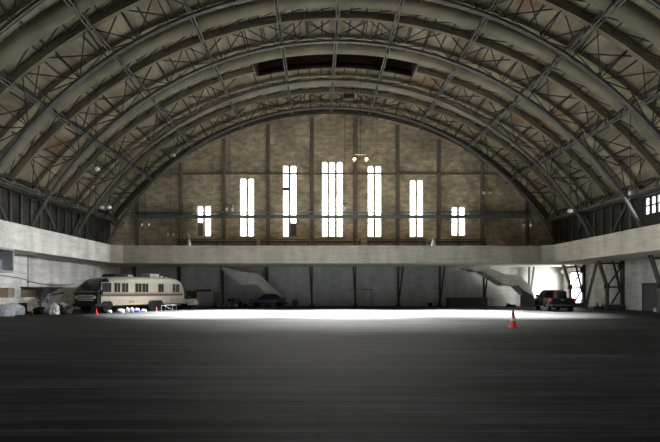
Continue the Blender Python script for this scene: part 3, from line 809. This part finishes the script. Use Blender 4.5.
for s in (-1, 1):
    for x0, z0, x1, z1 in ((2.1, 1.12, 2.16, 1.68), (2.95, 1.12, 2.9, 1.7), (3.95, 1.12, 3.36, 1.66)):
        m = MB(); m.beam((x0, s * CW(x0, z0), z0), (x1, s * CW(x1, z1), z1), .04, .1, (0, s, 0)); m.build('window_pillar', 'truck', tr)
    m = MB(); m.box(3.55, 3.72, s * 1.05 - .12, s * 1.05 + .12, 1.15, 1.36); m.build('mirror', 'truck', tr)
    m = MB(); m.box(.02, 2.0, *sorted((s * .95, s * .85)), .5, 1.12); m.bevel(.03, 2); m.build('bed_side', 'truck', tr, True)
    m = MB(); m.box(-.03, .08, *sorted((s * .955, s * .82)), .84, 1.06); m.build('tail_light', 'tail', tr)
    m = MB(); m.box(2.0, 4.2, *sorted((s * .9, s * 1.0)), .36, .44); m.build('running_board', 'chrome', tr)
    m = MB(); m.box(5.18, 5.28, *sorted((s * .85, s * .5)), .72, .92); m.build('headlight', 'chrome', tr)
    for x in (.95, 4.35):
        wheel(tr, (x, s * .82, .38), .38, .26)
        m = MB(); a = [(x + .5 * math.cos(PI * k / 8), .4 + .5 * math.sin(PI * k / 8)) for k in range(9)] + [(x + .42 * math.cos(PI * k / 8), .4 + .42 * math.sin(PI * k / 8)) for k in range(8, -1, -1)]
        m.prism(a, lambda u, v: (u, s * .9, v), lambda u, v: (u, s * .985, v)); m.build('wheel_arch', 'black', tr)
m = MB(); m.box(0, .08, -.85, .85, .52, 1.1); m.bevel(.02, 1); o = m.build('tailgate', 'truck', tr)
m = MB(); m.box(-.02, 0, -.12, .12, .92, .99); m.build('tailgate_handle', 'chrome', o)
m = MB(); m.box(.05, 2.0, -.9, .9, .46, .56); m.build('bed_floor', 'black', tr)
m = MB(); m.box(-.18, .02, -.9, .9, .4, .56); m.bevel(.03, 1); m.build('rear_bumper', 'black', tr)
m = MB(); m.box(5.2, 5.4, -.9, .9, .42, .64); m.bevel(.04, 1); m.build('front_bumper', 'chrome', tr)
m = MB(); m.box(.3, 5.1, -.6, .6, .3, .5); m.build('chassis', 'black', tr)
m = MB(); m.box(2.02, 2.1, -.12, .12, 1.72, 1.79); m.build('brake_light', 'orange_lens', tr)
loc = tr.matrix_basis if False else None
cg = MB(); cg.box(-.55, .55, -.42, .35, 0, 1.1); cg.bevel(.1, 2)
o = cg.build('cargo_bundle', 'black', None, True); o.location = (19.75 + .22 * .95 + .35 * .0, 36.3 + .975 * .95, .57); o.rotation_euler = (0, 0, math.atan2(.975, .22))
tag(o, 'tall black wrapped bundle standing in the pickup bed', 'bundle')

# ------------------------------------------------------------------ cones
def make_cone(label, loc, red, h=.74, group=None, collar=True):
    t = thing('traffic_cone', label, 'traffic cone', loc, 0, group)
    k = h / .74
    m = MB(); m.box(-.165 * k, .165 * k, -.165 * k, .165 * k, 0, .035 * k); m.bevel(.01, 1); m.build('base', red if not collar else 'cone_red', t)
    m = MB(); m.lathe([(.145 * k, .035 * k), (.10 * k, .3 * k), (.075 * k, .44 * k), (.05 * k, .6 * k), (.03 * k, .74 * k), (.01, .745 * k)], n=18); m.build('cone_body', red, t, True)
    if collar:
        m = MB(); m.lathe([(.1045 * k, .3 * k), (.108 * k, .305 * k), (.083 * k, .43 * k), (.079 * k, .435 * k)], n=18); m.build('pale_collar', 'white', t, True)
        m = MB(); m.lathe([(.062 * k, .55 * k), (.066 * k, .555 * k), (.038 * k, .745 * k), (.03 * k, .76 * k), (.005, .765 * k)], n=18); m.build('dark_tip', 'black', t, True)
    return t
Yc = EYE * F / 35.2
make_cone('orange-red traffic cone with dark tip and pale band, alone on the open floor', (ZX(513.3, Yc), Yc, 0), 'cone_red', .74)
make_cone('small red cone standing by the front wheel of the motorhome', (ZX(96.5, 31.6), 31.6, 0), 'cone_red2', .5, None, False)
make_cone('small red cone standing by the rear wheels of the motorhome', (ZX(156.3, 36.3), 36.3, 0), 'cone_red2', .42, None, False)

# ------------------------------------------------------------------ things round the motorhome
def jug(label, x, y, mt, h=.42, r=.16, group='pale jugs and bags under the motorhome'):
    t = thing('jug', label, 'jug', (x, y, 0), 0, group)
    m = MB(); m.lathe([(r * .85, 0), (r, .03), (r, h * .6), (r * .75, h * .78), (r * .3, h * .9), (r * .3, h * .95)], n=12); m.build('body', mt, t, True)
    m = MB(); m.lathe([(r * .36, h * .93), (r * .36, h), (.01, h + .005)], n=10); m.build('cap', 'blue', t, True)
    m = MB(); m.tube([(r * .6, 0, h * .82), (r * 1.05, 0, h * .78), (r * 1.1, 0, h * .55), (r * .9, 0, h * .45)], .018); m.build('handle', mt, t)
    return t
def bag(name, label, px, Y, mt, r, seed, cat='bag', group=None):
    m = MB(); m.blob((0, 0, r[2] * .5), r, seed, .18); o = m.build(name, mt, None, True); o.location = (ZX(px, Y), Y, 0)
    return tag(o, label, cat, group)
bag('plastic_bag', 'small white bag lying just behind the front wheel of the motorhome', 109.4, 34.2, 'white_bag', (.2, .16, .16), 1)
bag('plastic_bag', 'wide cream bag lying under the middle of the motorhome, left of the jugs', 120.5, 34.8, 'white_bag', (.32, .2, .2), 2)
jug('left one of two grey jugs standing below the motorhome windows', ZX(127.4, 35.0), 35.0, 'grey_metal')
jug('right one of two grey jugs standing below the motorhome windows', ZX(131.8, 35.2), 35.2, 'grey_metal')
b = MB(); b.box(-.2, .2, -.15, .15, 0, .16); b.bevel(.02, 1); t = b.build('storage_box', 'bright_blue'); t.location = (ZX(137.3, 35.5), 35.5, 0)
tag(t, 'small bright blue box on the floor right of the two jugs', 'box')
bag('cloth_bundle', 'white cloth heaped on top of the small blue box', 137.2, 35.5, 'white_bag', (.17, .13, .12), 3, 'cloth').location.z = .16
bag('plastic_bag', 'little pale bag between the blue box and the rear wheels', 143.6, 36.2, 'white_bag', (.2, .16, .15), 4)
# low frame at the tail of the motorhome
t = thing('scrap_frame', 'low pale frame of bent bars on the floor beside the rear of the motorhome', 'frame', (ZX(169, 39.3), 39.3, 0), ang - .1)
for x in (-.6, .6):
    m = MB(); m.tube([(x - .3, -.1, .02), (x - .22, 0, .45), (x + .22, 0, .45), (x + .3, .1, .02)], .03, 6); m.build('bent_leg', 'grey_metal', t)
m = MB(); m.tube([(-.82, 0, .45), (.82, 0, .45)], .03, 6); m.build('top_bar', 'grey_metal', t)
m = MB(); m.beam((-.55, 0, .43), (.3, .05, .06), .04, .04); m.build('brace', 'grey_metal', t)

# ------------------------------------------------------------------ junk along the left wall
def at_wall(px, d=.5):
    Y = (XL + d) * F / (px - VPX); return XL + d, Y
x, y = -19.2, 27.8
for k, (px, r, nm) in enumerate(((3, (.75, .6, .5), 'leftmost'), (12, (.8, .6, .55), 'right-hand'))):
    Y = 29.6 + k * 1.7
    m = MB(); m.blob((0, 0, r[2] * .5), r, 20 + k, .14, 3); o = m.build('plastic_bundle', 'plastic', None, True); o.location = (ZX(px, Y), Y, 0)
    tag(o, '%s heap of grey plastic sheeting on the floor at the far left wall' % nm, 'plastic sheeting')
X, Y = at_wall(22.5, .7)
b = MB(); b.box(-.32, .32, -.05, .05, 0, .8); o = b.build('plywood_sheet', 'black'); o.location = (X, Y, .0); o.rotation_euler = (math.radians(-6), 0, math.radians(50))
tag(o, 'small dark board standing against the left wall beside the plastic heaps', 'plywood')
b = MB(); b.box(-.5, .5, -.2, .2, 0, .14); o = b.build('floor_plank', 'wood_dark'); o.location = (ZX(29, 33.8), 33.8, 0); tag(o, 'low dark board lying by the left wall beneath the slot', 'board')
t = thing('canister', 'little yellow canister among the junk by the left wall', 'canister', (ZX(33.8, 33.4), 33.4, 0))
m = MB(); m.lathe([(.11, 0), (.12, .03), (.12, .26), (.06, .32), (.05, .36)], n=12); m.build('body', 'yellow', t, True)
m = MB(); m.lathe([(.06, .35), (.06, .41), (.01, .415)], n=10); m.build('cap', 'white', t, True)
# potted dead shrub / coat-stand shape below the ledge
t = thing('dry_shrub', 'scraggly dark potted shrub growing up to the ledge on the left wall', 'potted plant', (ZX(40.5, 33.6), 33.6, 0))
m = MB(); m.lathe([(.2, 0), (.27, .4), (.3, .42), (.3, .48), (.05, .47)], n=14); m.build('pot', 'black', t, True)
m = MB(); rnd = random.Random(5)
m.tube([(0, 0, .4), (.03, 0, .9), (.0, .02, 1.4), (.05, 0, 1.75)], [.035, .03, .025, .015])
for k in range(26):
    z = rnd.uniform(.75, 1.75); a = rnd.uniform(0, 6.28); l = rnd.uniform(.2, .5)
    m.tube([(0.02, 0, z), (l * .5 * math.cos(a), l * .5 * math.sin(a), z + .08), (l * math.cos(a), l * math.sin(a), z + .1)], [.014, .01, .004], 5)
m.build('stem', 'wood_dark', t)
m = MB()
for k in range(150):
    z = rnd.uniform(.8, 1.95); a = rnd.uniform(0, 6.28); l = rnd.uniform(.05, .5); c = Vector((l * math.cos(a), l * math.sin(a), z))
    u = Vector((rnd.uniform(-1, 1), rnd.uniform(-1, 1), rnd.uniform(-1, 1))).normalized() * .07; v = u.orthogonal() * .8
    m.face([c - u, c + v * .5, c + u, c - v * .5])
m.build('foliage', 'dark_void', t)
def junk(name, label, px, Y, r, seed, mt, cat='bag', z=0, rough=.22):
    m = MB(); m.blob((0, 0, r[2] * .5), r, seed, rough, 3); o = m.build(name, mt, None, True); o.location = (ZX(px, Y), Y, z); return tag(o, label, cat)
junk('rubbish_bag', 'black rubbish bag at the foot of the shrub by the left wall', 38, 32.6, (.32, .3, .32), 31, 'black')
junk('tarp_heap', 'big dark grey tarp heap against the left wall behind the motorhome nose', 47.5, 34.6, (.75, .5, .85), 32, 'grey_metal', 'tarp')
b = MB(); b.beam((-.9, 0, 1.05), (1.0, 0, 1.45), .25, .08); o = b.build('loose_plank', 'wood_dark'); o.location = (ZX(51, 35.0), 35.0, 0)
tag(o, 'dark plank lying slanted on top of the tarp heap', 'plank')
o.location.z = .1
junk('round_cushion', 'white round bundle on the junk pile left of the motorhome', 54, 31.9, (.36, .25, .5), 33, 'white_bag', 'bundle')
for k, (px, r, mt, nm, cat) in enumerate(((59, (.36, .3, .45), 'rust', 'brown rusty bundle in the junk pile, second from the motorhome nose', 'bundle'), (63.5, (.4, .3, .5), 'white_bag', 'pale grey sack in the junk pile behind the brown bundles', 'sack'), (67.5, (.34, .3, .38), 'rust', 'brown rusty bundle right beside the motorhome nose', 'bundle'))):
    junk('junk_bundle' if mt == 'rust' else 'sack', nm, px, (33.4, 34.6, 33.4)[k] - .2 * k, r, 40 + k, mt, cat)
b = MB(); b.box(-.35, .35, -.25, .25, 0, .5); b.bevel(.02, 1); o = b.build('carton', 'cardboard'); o.location = (ZX(58, 35.4), 35.4, 0); tag(o, 'cardboard carton at the back of the junk pile by the left wall', 'carton')
# cable on the wall
cab = []
for px, py in ((0, 275.8), (8, 276.2), (18, 277.6), (27.5, 281.8 - 1.5), (36, 283.2), (46, 284.6), (56, 285), (66, 284.8), (75, 284)):
    X = XL + .04; Y = X * F / (px - VPX); cab.append((X, Y, ZZ(py, Y)))
b = MB(); b.tube(cab, .03, 6); tag(b.build('wall_cable', 'steel'), 'thin grey cable sagging along the left wall above the slots', 'cable')
Yq = (XL + .04) * F / (28 - VPX)
b = MB(); b.tube([(XL + .05, Yq, ZZ(253, Yq)), (XL + .05, Yq, 1.95)], .04, 6); b.box(XL, XL + .14, Yq - .1, Yq + .1, ZZ(283, Yq), ZZ(281, Yq)); tag(b.build('wall_conduit', 'grey_metal'), 'vertical grey conduit with a small junction box on the left wall', 'conduit')

# ------------------------------------------------------------------ things along the end wall
def cab(name, label, px0, px1, py, Y, mt, cat, d=.6, doors=2, dm=None):
    x0, x1, h = ZX(px0, Y), ZX(px1, Y), ZZ(py, Y); w = x1 - x0
    t = thing(name, label, cat, ((x0 + x1) / 2, Y, 0))
    m = MB(); m.box(-w / 2, w / 2, .02, d, 0, h); m.bevel(.015, 1); m.build('body', mt, t)
    for k in range(doors):
        a = -w / 2 + w * k / doors + .02; c = -w / 2 + w * (k + 1) / doors - .02
        m = MB(); m.box(a, c, 0, .025, .06, h - .05); o = m.build('door', dm or mt, t)
        m = MB(); m.box(c - .1, c - .06, -.03, 0, h * .5, h * .5 + .14); m.build('handle', 'steel', o)
    return t
cab('locker', 'wide grey metal locker with three doors against the end wall behind the white car', 196.5, 213, 291.8, 50.0, 'grey_metal', 'locker', .7, 3)
cab('cupboard', 'dark brown cupboard left of the grey locker', 186, 196.2, 290.6, 50.1, 'wood_dark', 'cupboard', .7, 2)
b = MB(); b.box(-.75, .75, -.25, .25, 0, .26); b.bevel(.02, 1); o = b.build('flat_box', 'wood_dark'); o.location = (ZX(204, 50.3), 50.35, ZZ(291.8, 50.0)); tag(o, 'long dark box lying on top of the grey locker', 'box')
b = MB(); b.box(-.28, .28, -.05, .05, 0, 1.6); o = b.build('leaning_board', 'cardboard'); o.location = (ZX(219, 49.9), 49.9, 0); o.rotation_euler = (math.radians(-5), 0, 0)
tag(o, 'tall brown cardboard sheet propped beside the column right of the locker', 'cardboard')
t = thing('bucket', 'blue bucket between the grey locker and the brown sheet', 'bucket', (ZX(214.3, 49.6), 49.6, 0))
m = MB(); m.lathe([(.14, 0), (.19, .42), (.17, .42), (.13, .05)], n=14); m.build('body', 'blue', t, True)
m = MB(); m.tube([(-.19, 0, .42), (-.12, 0, .55), (0, 0, .6), (.12, 0, .55), (.19, 0, .42)], .012); m.build('handle', 'steel', t)
for px, nm in ((219.3, 'left'), (224, 'right')):
    b = MB(); b.box(-.13, .13, -.12, .12, 0, .24); b.bevel(.02, 1); o = b.build('tin_can', 'grey_metal'); o.location = (ZX(px, 48.6), 48.6, 0); tag(o, '%s one of two small pale tins on the floor before the brown sheet' % nm, 'tin')
# stool / chair things
def chair(label, px, Y, rz, mt):
    t = thing('folding_chair', label, 'chair', (ZX(px, Y), Y, 0), rz, 'odd chairs left of the blue sedan')
    m = MB(); m.box(-.21, .21, -.2, .2, .42, .46); m.build('seat', mt, t)
    m = MB(); m.box(-.21, .21, .18, .22, .6, .86); m.build('backrest', mt, t)
    for x in (-.19, .19):
        for y in (-.18, .2):
            m = MB(); m.box(x - .018, x + .018, y - .018, y + .018, 0, .86 if y > 0 else .42); m.build('leg', 'steel_dark', t)
    return t
chair('black chair with its back to the wall, further from the blue sedan', 229.8, 49.4, .3, 'black')
chair('black chair turned sideways, nearer the blue sedan', 234.8, 49.3, 1.2, 'black')
bag('plastic_bag', 'white bag under the left black chair near the blue sedan', 229.8, 48.8, 'white_bag', (.17, .14, .18), 51)
bag('plastic_bag', 'white bag in front of the sideways black chair', 235.6, 48.7, 'white_bag', (.14, .12, .2), 52)
bag('rubbish_bag', 'dark rubbish bag right of the chairs and left of the blue sedan', 240, 49.2, 'black', (.28, .22, .34), 53)
bag('rubbish_bag', 'low dark rubbish bag at the nose of the blue sedan', 245, 49.6, 'black', (.25, .2, .24), 54)
t = thing('gas_bottle', 'dark upright gas bottle just right of the blue sedan', 'gas bottle', (ZX(293.5, 49.5), 49.5, 0))
m = MB(); m.lathe([(.14, 0), (.15, .05), (.15, .6), (.08, .74), (.05, .76)], n=14); m.build('body', 'steel_dark', t, True)
m = MB(); m.lathe([(.03, .74), (.05, .78), (.05, .86), (.01, .87)], n=8); m.build('valve', 'steel', t, True)
t = dup(t, (ZX(296, 49.8), 49.8, 0), .4, 'dark upright gas bottle further right of the sedan, beside the stair foot')
b = MB(); b.box(-.22, .22, -.2, .2, 0, .42); b.bevel(.03, 1); o = b.build('crate', 'black'); o.location = (ZX(430.2, 49.6), 49.6, 0); tag(o, 'small black crate alone at the end wall left of the long bench', 'crate')
# long dark counter
x0, x1 = ZX(448, 48.8), ZX(487.5, 48.8); w = (x1 - x0) / 2
t = thing('long_bench', 'long dark brown wooden bench box against the right half of the end wall', 'bench', ((x0 + x1) / 2, 48.8, 0))
H = ZZ(297.7, 48.8)
m = MB(); m.box(-w, w, 0, .1, .08, H - .06); m.build('front_panel', 'wood_dark', t)
m = MB(); m.box(-w - .03, w + .03, -.04, .62, H - .08, H); m.build('top', 'wood_dark', t)
for s in (-1, 1):
    m = MB(); m.box(*sorted((s * w, s * (w - .12))), .0, .6, 0, H - .08); m.build('end_panel', 'wood_dark', t)
m = MB(); m.box(-.05, .05, .1, .6, 0, H - .08); m.build('divider', 'wood_dark', t)
t = thing('folding_stand', 'pale folded metal stand at the right end of the long dark bench', 'stand', (ZX(491, 49.3), 49.3, 0))
for a, c in (((-.3, 0), (.3, .85)), ((.3, 0), (-.3, .85))):
    m = MB(); m.beam((a[0], 0, a[1]), (c[0], 0, c[1]), .05, .05); m.build('leg', 'grey_metal', t)
m = MB(); m.box(-.35, .35, -.15, .15, .83, .87); m.build('top', 'grey_metal', t)
# wheelbarrow tyre, small cone and dark arched board near right stair
t = thing('spare_tyre', 'black tyre lying on the floor before the right staircase', 'tyre', (ZX(512.5, 48.2), 48.2, 0))
m = MB(); m.lathe([(.2, .04), (.32, 0), (.38, .08), (.38, .17), (.32, .25), (.2, .21)], n=20)
m.build('tread', 'black', t, True); m = MB(); m.lathe([(.02, .07), (.21, .07), (.21, .18), (.02, .18)], n=16); m.build('rim', 'grey_metal', t, True)
junk('rubbish_bag', 'black rubbish bag against the stair foot beside the tyre', 508.6, 49.0, (.24, .2, .24), 61, 'black')
make_cone('tiny red cone on the floor between the long bench and the right staircase', (ZX(519.3, 47.6), 47.6, 0), 'cone_red2', .34, None, False)
b = MB(); pol = [(-.95, 0), (-.95, 1.1)] + [(-.95 + 1.75 * math.sin(PI / 2 * k / 8), 1.75 * math.cos(PI / 2 * k / 8) + .0) for k in range(1, 9)]
b.prism(pol, lambda x, z: (x, 0, z), lambda x, z: (x, .1, z)); o = b.build('curved_screen', 'door_grey'); o.location = (ZX(529.5, 47.9), 47.9, 0)
tag(o, 'dark quarter-round screen standing at the foot of the right staircase', 'screen')

# ------------------------------------------------------------------ right side
b = MB(); b.blob((0, 0, .42), (.24, .2, .46), 71, .1); o = b.build('blue_bundle', 'bright_blue', None, True); o.location = (28.4, 48.35, .0); tag(o, 'bright blue bundle standing in the open doorway', 'bundle')
b = MB(); b.blob((0, 0, .3), (.22, .2, .4), 72, .12); o = b.build('red_bundle', 'cone_red2', None, True); o.location = (28.5, 47.85, .0); tag(o, 'red bundle beside the blue one in the open doorway', 'bundle')
b = MB(); b.blob((0, 0, .3), (.3, .2, .5), 74, .12); o = b.build('white_sack', 'white_bag', None, True); o.location = (28.6, 49.0, .0); tag(o, 'white sack behind the coloured bundles in the open doorway', 'sack')
b = MB(); b.box(-.2, .2, -.15, .15, 0, .2); b.bevel(.02, 1); o = b.build('white_box', 'white'); o.location = (ZX(590.3, 43.0), 43.0, 0); tag(o, 'small white box on the floor right of the open doorway', 'box')
t = thing('jug', 'white jug on the floor in front of the grey door', 'jug', (ZX(655.5, 36.0), 36.0, 0))
m = MB(); m.lathe([(.12, 0), (.14, .03), (.14, .24), (.05, .34), (.05, .38)], n=12); m.build('body', 'white', t, True)
m = MB(); m.lathe([(.06, .37), (.06, .42), (.01, .425)], n=10); m.build('cap', 'blue', t, True)
for k, px in enumerate((597.2, 602.6)):
    make_cone('small dull red cone by the right wall, %s of a pair near the trussed leg' % ('left' if k == 0 else 'right'), (ZX(px, 43.6 - k), 43.6 - k, 0), 'rust', .62, 'dull red cones by the right wall', False)
b = MB(); b.box(-.5, .5, -.25, .25, 0, .18); o = b.build('floor_plank', 'rust'); o.location = (ZX(600, 44.2), 44.3, 0); tag(o, 'rusty low plank on the floor behind the pair of dull red cones', 'plank')

# ------------------------------------------------------------------ hanging lamps
def pendant(label, px0, px1, py, Y, on=False, n=2, s=1.0):
    xc, z = ZX((px0 + px1) / 2, Y), ZZ(py, Y); d = max(.3, (ZX(px1, Y) - ZX(px0, Y)) / 2)
    zr = deckz(xc) - .02
    t = thing('hanging_lamp', label, 'lamp', (xc, Y, z), 0, 'hanging lamps')
    m = MB(); m.tube([(0, 0, .3), (0, 0, zr - z)], .02, 5); m.build('cable', 'steel_dark', t)
    m = MB(); m.box(-d - .04, d + .04, -.05, .05, .3, .38); m.build('bar', 'white' if on else 'steel_light', t)
    for x in ((-d, d) if n == 2 else (0,)):
        m = MB(); m.lathe([(.03, .3), (.05, .22), (.12 * s, .12), (.17 * s, .0)], (x, 0, 0), 12); o = m.build('lamp_shade', 'steel_light', t, True)
        m = MB(); m.lathe([(.02, .1), (.1 * s, .05), (.15 * s, -.1), (.14 * s, -.2), (.02, -.3)], (x, 0, 0), 12); m.build('bulb', 'lamp_on' if on else 'lamp_off', o, True)
    return t
pendant('lit twin hanging lamp glowing warm above the tall windows', 354.5, 366.5, 158, 44.0, True)
pendant('unlit twin hanging lamp between the second and third windows of the end wall', 226.5, 232, 208, 46, s=.9)
pendant('unlit twin hanging lamp left of the first end wall window, the higher one', 141.7, 148.5, 223.5, 46.5, s=.9)
pendant('unlit twin hanging lamp left of the first end wall window, the lower one nearer it', 168, 173, 233.2, 48, s=.8)
pendant('unlit twin hanging lamp high on the right of the end wall', 484.6, 489.4, 191.5, 46, s=1.2)
pendant('unlit twin hanging lamp low at the right end of the back balcony', 524, 531, 224, 46, s=.9)
pendant('unlit twin hanging lamp by the second roof arch on the left', 102, 109, 206, 38.5, s=1.4)
pendant('single unlit hanging lamp high on the left roof slope, nearest the camera there', 97, 97, 167.5, 32.5, n=1, s=1.3)
pendant('single unlit hanging lamp on the left slope close to the end arch', 174, 174, 154, 43.5, n=1, s=1.2)
pendant('single unlit hanging lamp by the third arch on the right', 570.3, 570.3, 209.5, 38.2, n=1, s=1.5)
pendant('small single unlit hanging lamp beside the right-hand side window', 630.5, 630.5, 191, 31.5, n=1, s=.9)
pendant('single unlit hanging lamp right of the triple window', 344.8, 344.8, 207, 47.5, n=1, s=1.2)
# winch box under the crown
Yw = 44.8
t = thing('hoist', 'small dark hoist box hung below the roof crown above the triple window', 'hoist', (ZX(348.5, Yw), Yw, ZZ(99.5, Yw)))
m = MB(); m.box(-.55, .55, -.3, .3, 0, .5); m.bevel(.05, 1); m.build('box', 'wood_dark', t)
for s in (-.4, .4):
    m = MB(); m.box(s - .02, s + .02, -.02, .02, .5, deckz(t.location.x) - t.location.z - .02); m.build('hanger', 'steel_dark', t)
# long hanging ropes
for px, y0, y1, Y, nm in ((95.5, 60, 235, 33, 'hanging straight down on the left slope'), (357.5, 99, 245.4, 44.8, 'hanging beside the hoist past the triple window'), (377, 120, 160, 45.5, 'hanging above the fifth window'), (212.8, 160, 190, 47.8, 'hanging short left of the second window')):
    x = ZX(px, Y); zt = deckz(x) - .02
    b = MB(); b.tube([(x, Y, zt), (x, Y, ZZ(y1, Y))], .018, 5); tag(b.build('rope', 'steel_dark'), 'thin dark rope %s' % nm, 'rope')

# ------------------------------------------------------------------ daylight
def area(name, loc, target, sx, sy, power, col=(1, 1, 1), spread=180):
    l = bpy.data.lights.new(name, 'AREA'); l.shape = 'RECTANGLE'; l.size = sx; l.size_y = sy; l.energy = power; l.color = col
    l.spread = math.radians(spread)
    o = bpy.data.objects.new(name, l); C.objects.link(o); o.location = loc
    d = (Vector(target) - Vector(loc)).normalized()
    ref = Vector((0, 1, 0)) if abs(d.x) > .7 else Vector((1, 0, 0))
    ax = (ref - d * ref.dot(d)).normalized(); az = -d; ay = az.cross(ax)
    o.rotation_euler = Matrix((ax, ay, az)).transposed().to_euler()
    return o
for i, (ls, tp_, bt) in enumerate(WINS):
    x = px_x((ls[0][0] + ls[-1][1]) / 2); z0, z1 = px_z(bt), px_z(tp_)
    w = len(ls) * .65
    area('window_daylight', (x, YW + .1, (z0 + z1) / 2), (x, YW - 6, (z0 + z1) / 2 - 8.5), w, z1 - z0, 62 * w * (z1 - z0), (1, .95, .86), 120)
for k, h in enumerate(RWIN):
    area('side_window_daylight', (UR + .15, (h[0] + h[1]) / 2, (h[2] + h[3]) / 2), (UR - 47, (h[0] + h[1]) / 2 + 12, 3), h[1] - h[0], h[3] - h[2], 90 if k == 0 else 520, (.96, .97, 1), 40)
for k, h in enumerate(LWIN):
    area('side_window_daylight', (UL - .15, (h[0] + h[1]) / 2, (h[2] + h[3]) / 2), (UL + 40, (h[0] + h[1]) / 2 + 12, 5), h[1] - h[0], h[3] - h[2], 420, (.95, .97, 1), 40)
# lamps added just below the boarded roof shaft to make the bright floor strip
for xa, xt, pw in ((-2.6, -6.9, 8800), (1.55, 2.0, 10500), (5.8, 11.5, 8500)):
    area('floor_strip_lamp', (xa, 39.2, 20.6), (xt, 34.6, 0), 3.4, .8, pw * 2.4, (1, .965, .89), 40)
area('floor_strip_lamp', (1.55, 39.2, 20.6), (2.2, 32.0, 0), 12, .8, 9000, (1, .965, .89), 56)  # wider added lamp, softens the near edge of the strip
# daylight falling in at the open door
area('door_daylight', (XR + 1.6, 48.4, 2.6), (XR - 2.6, 50.9, 1.6), 3.0, 3.6, 1500, (1, .95, .86), 140)
for x, on in ((354.5, 1), (366.5, 1)):
    pl = bpy.data.lights.new('bulb_light', 'POINT'); pl.energy = 60; pl.color = (1, .75, .42); pl.shadow_soft_size = .15
    o = bpy.data.objects.new('bulb_light', pl); C.objects.link(o); o.location = (ZX(x, 44), 44, ZZ(158, 44) - .5)

w = bpy.data.worlds.new('sky'); bpy.context.scene.world = w; w.use_nodes = True
bg = w.node_tree.nodes['Background']; bg.inputs['Color'].default_value = (.95, .97, 1, 1); bg.inputs['Strength'].default_value = 4.0

# ------------------------------------------------------------------ camera
cam = bpy.data.cameras.new('camera'); co = bpy.data.objects.new('camera', cam); C.objects.link(co)
co.location = (0, 0, EYE); co.rotation_euler = (PI / 2, 0, 0)
cam.sensor_width = 36; cam.lens = F / 660 * 36
cam.shift_x = (330 - VPX) / 660; cam.shift_y = (VPY - 221) / 660
cam.clip_end = 300
sc = bpy.context.scene; sc.camera = co
sc.view_settings.view_transform = 'Standard'; sc.view_settings.look = 'None'; sc.view_settings.gamma = 1.0; sc.view_settings.use_curve_mapping = False
sc.view_settings.exposure = 0.0
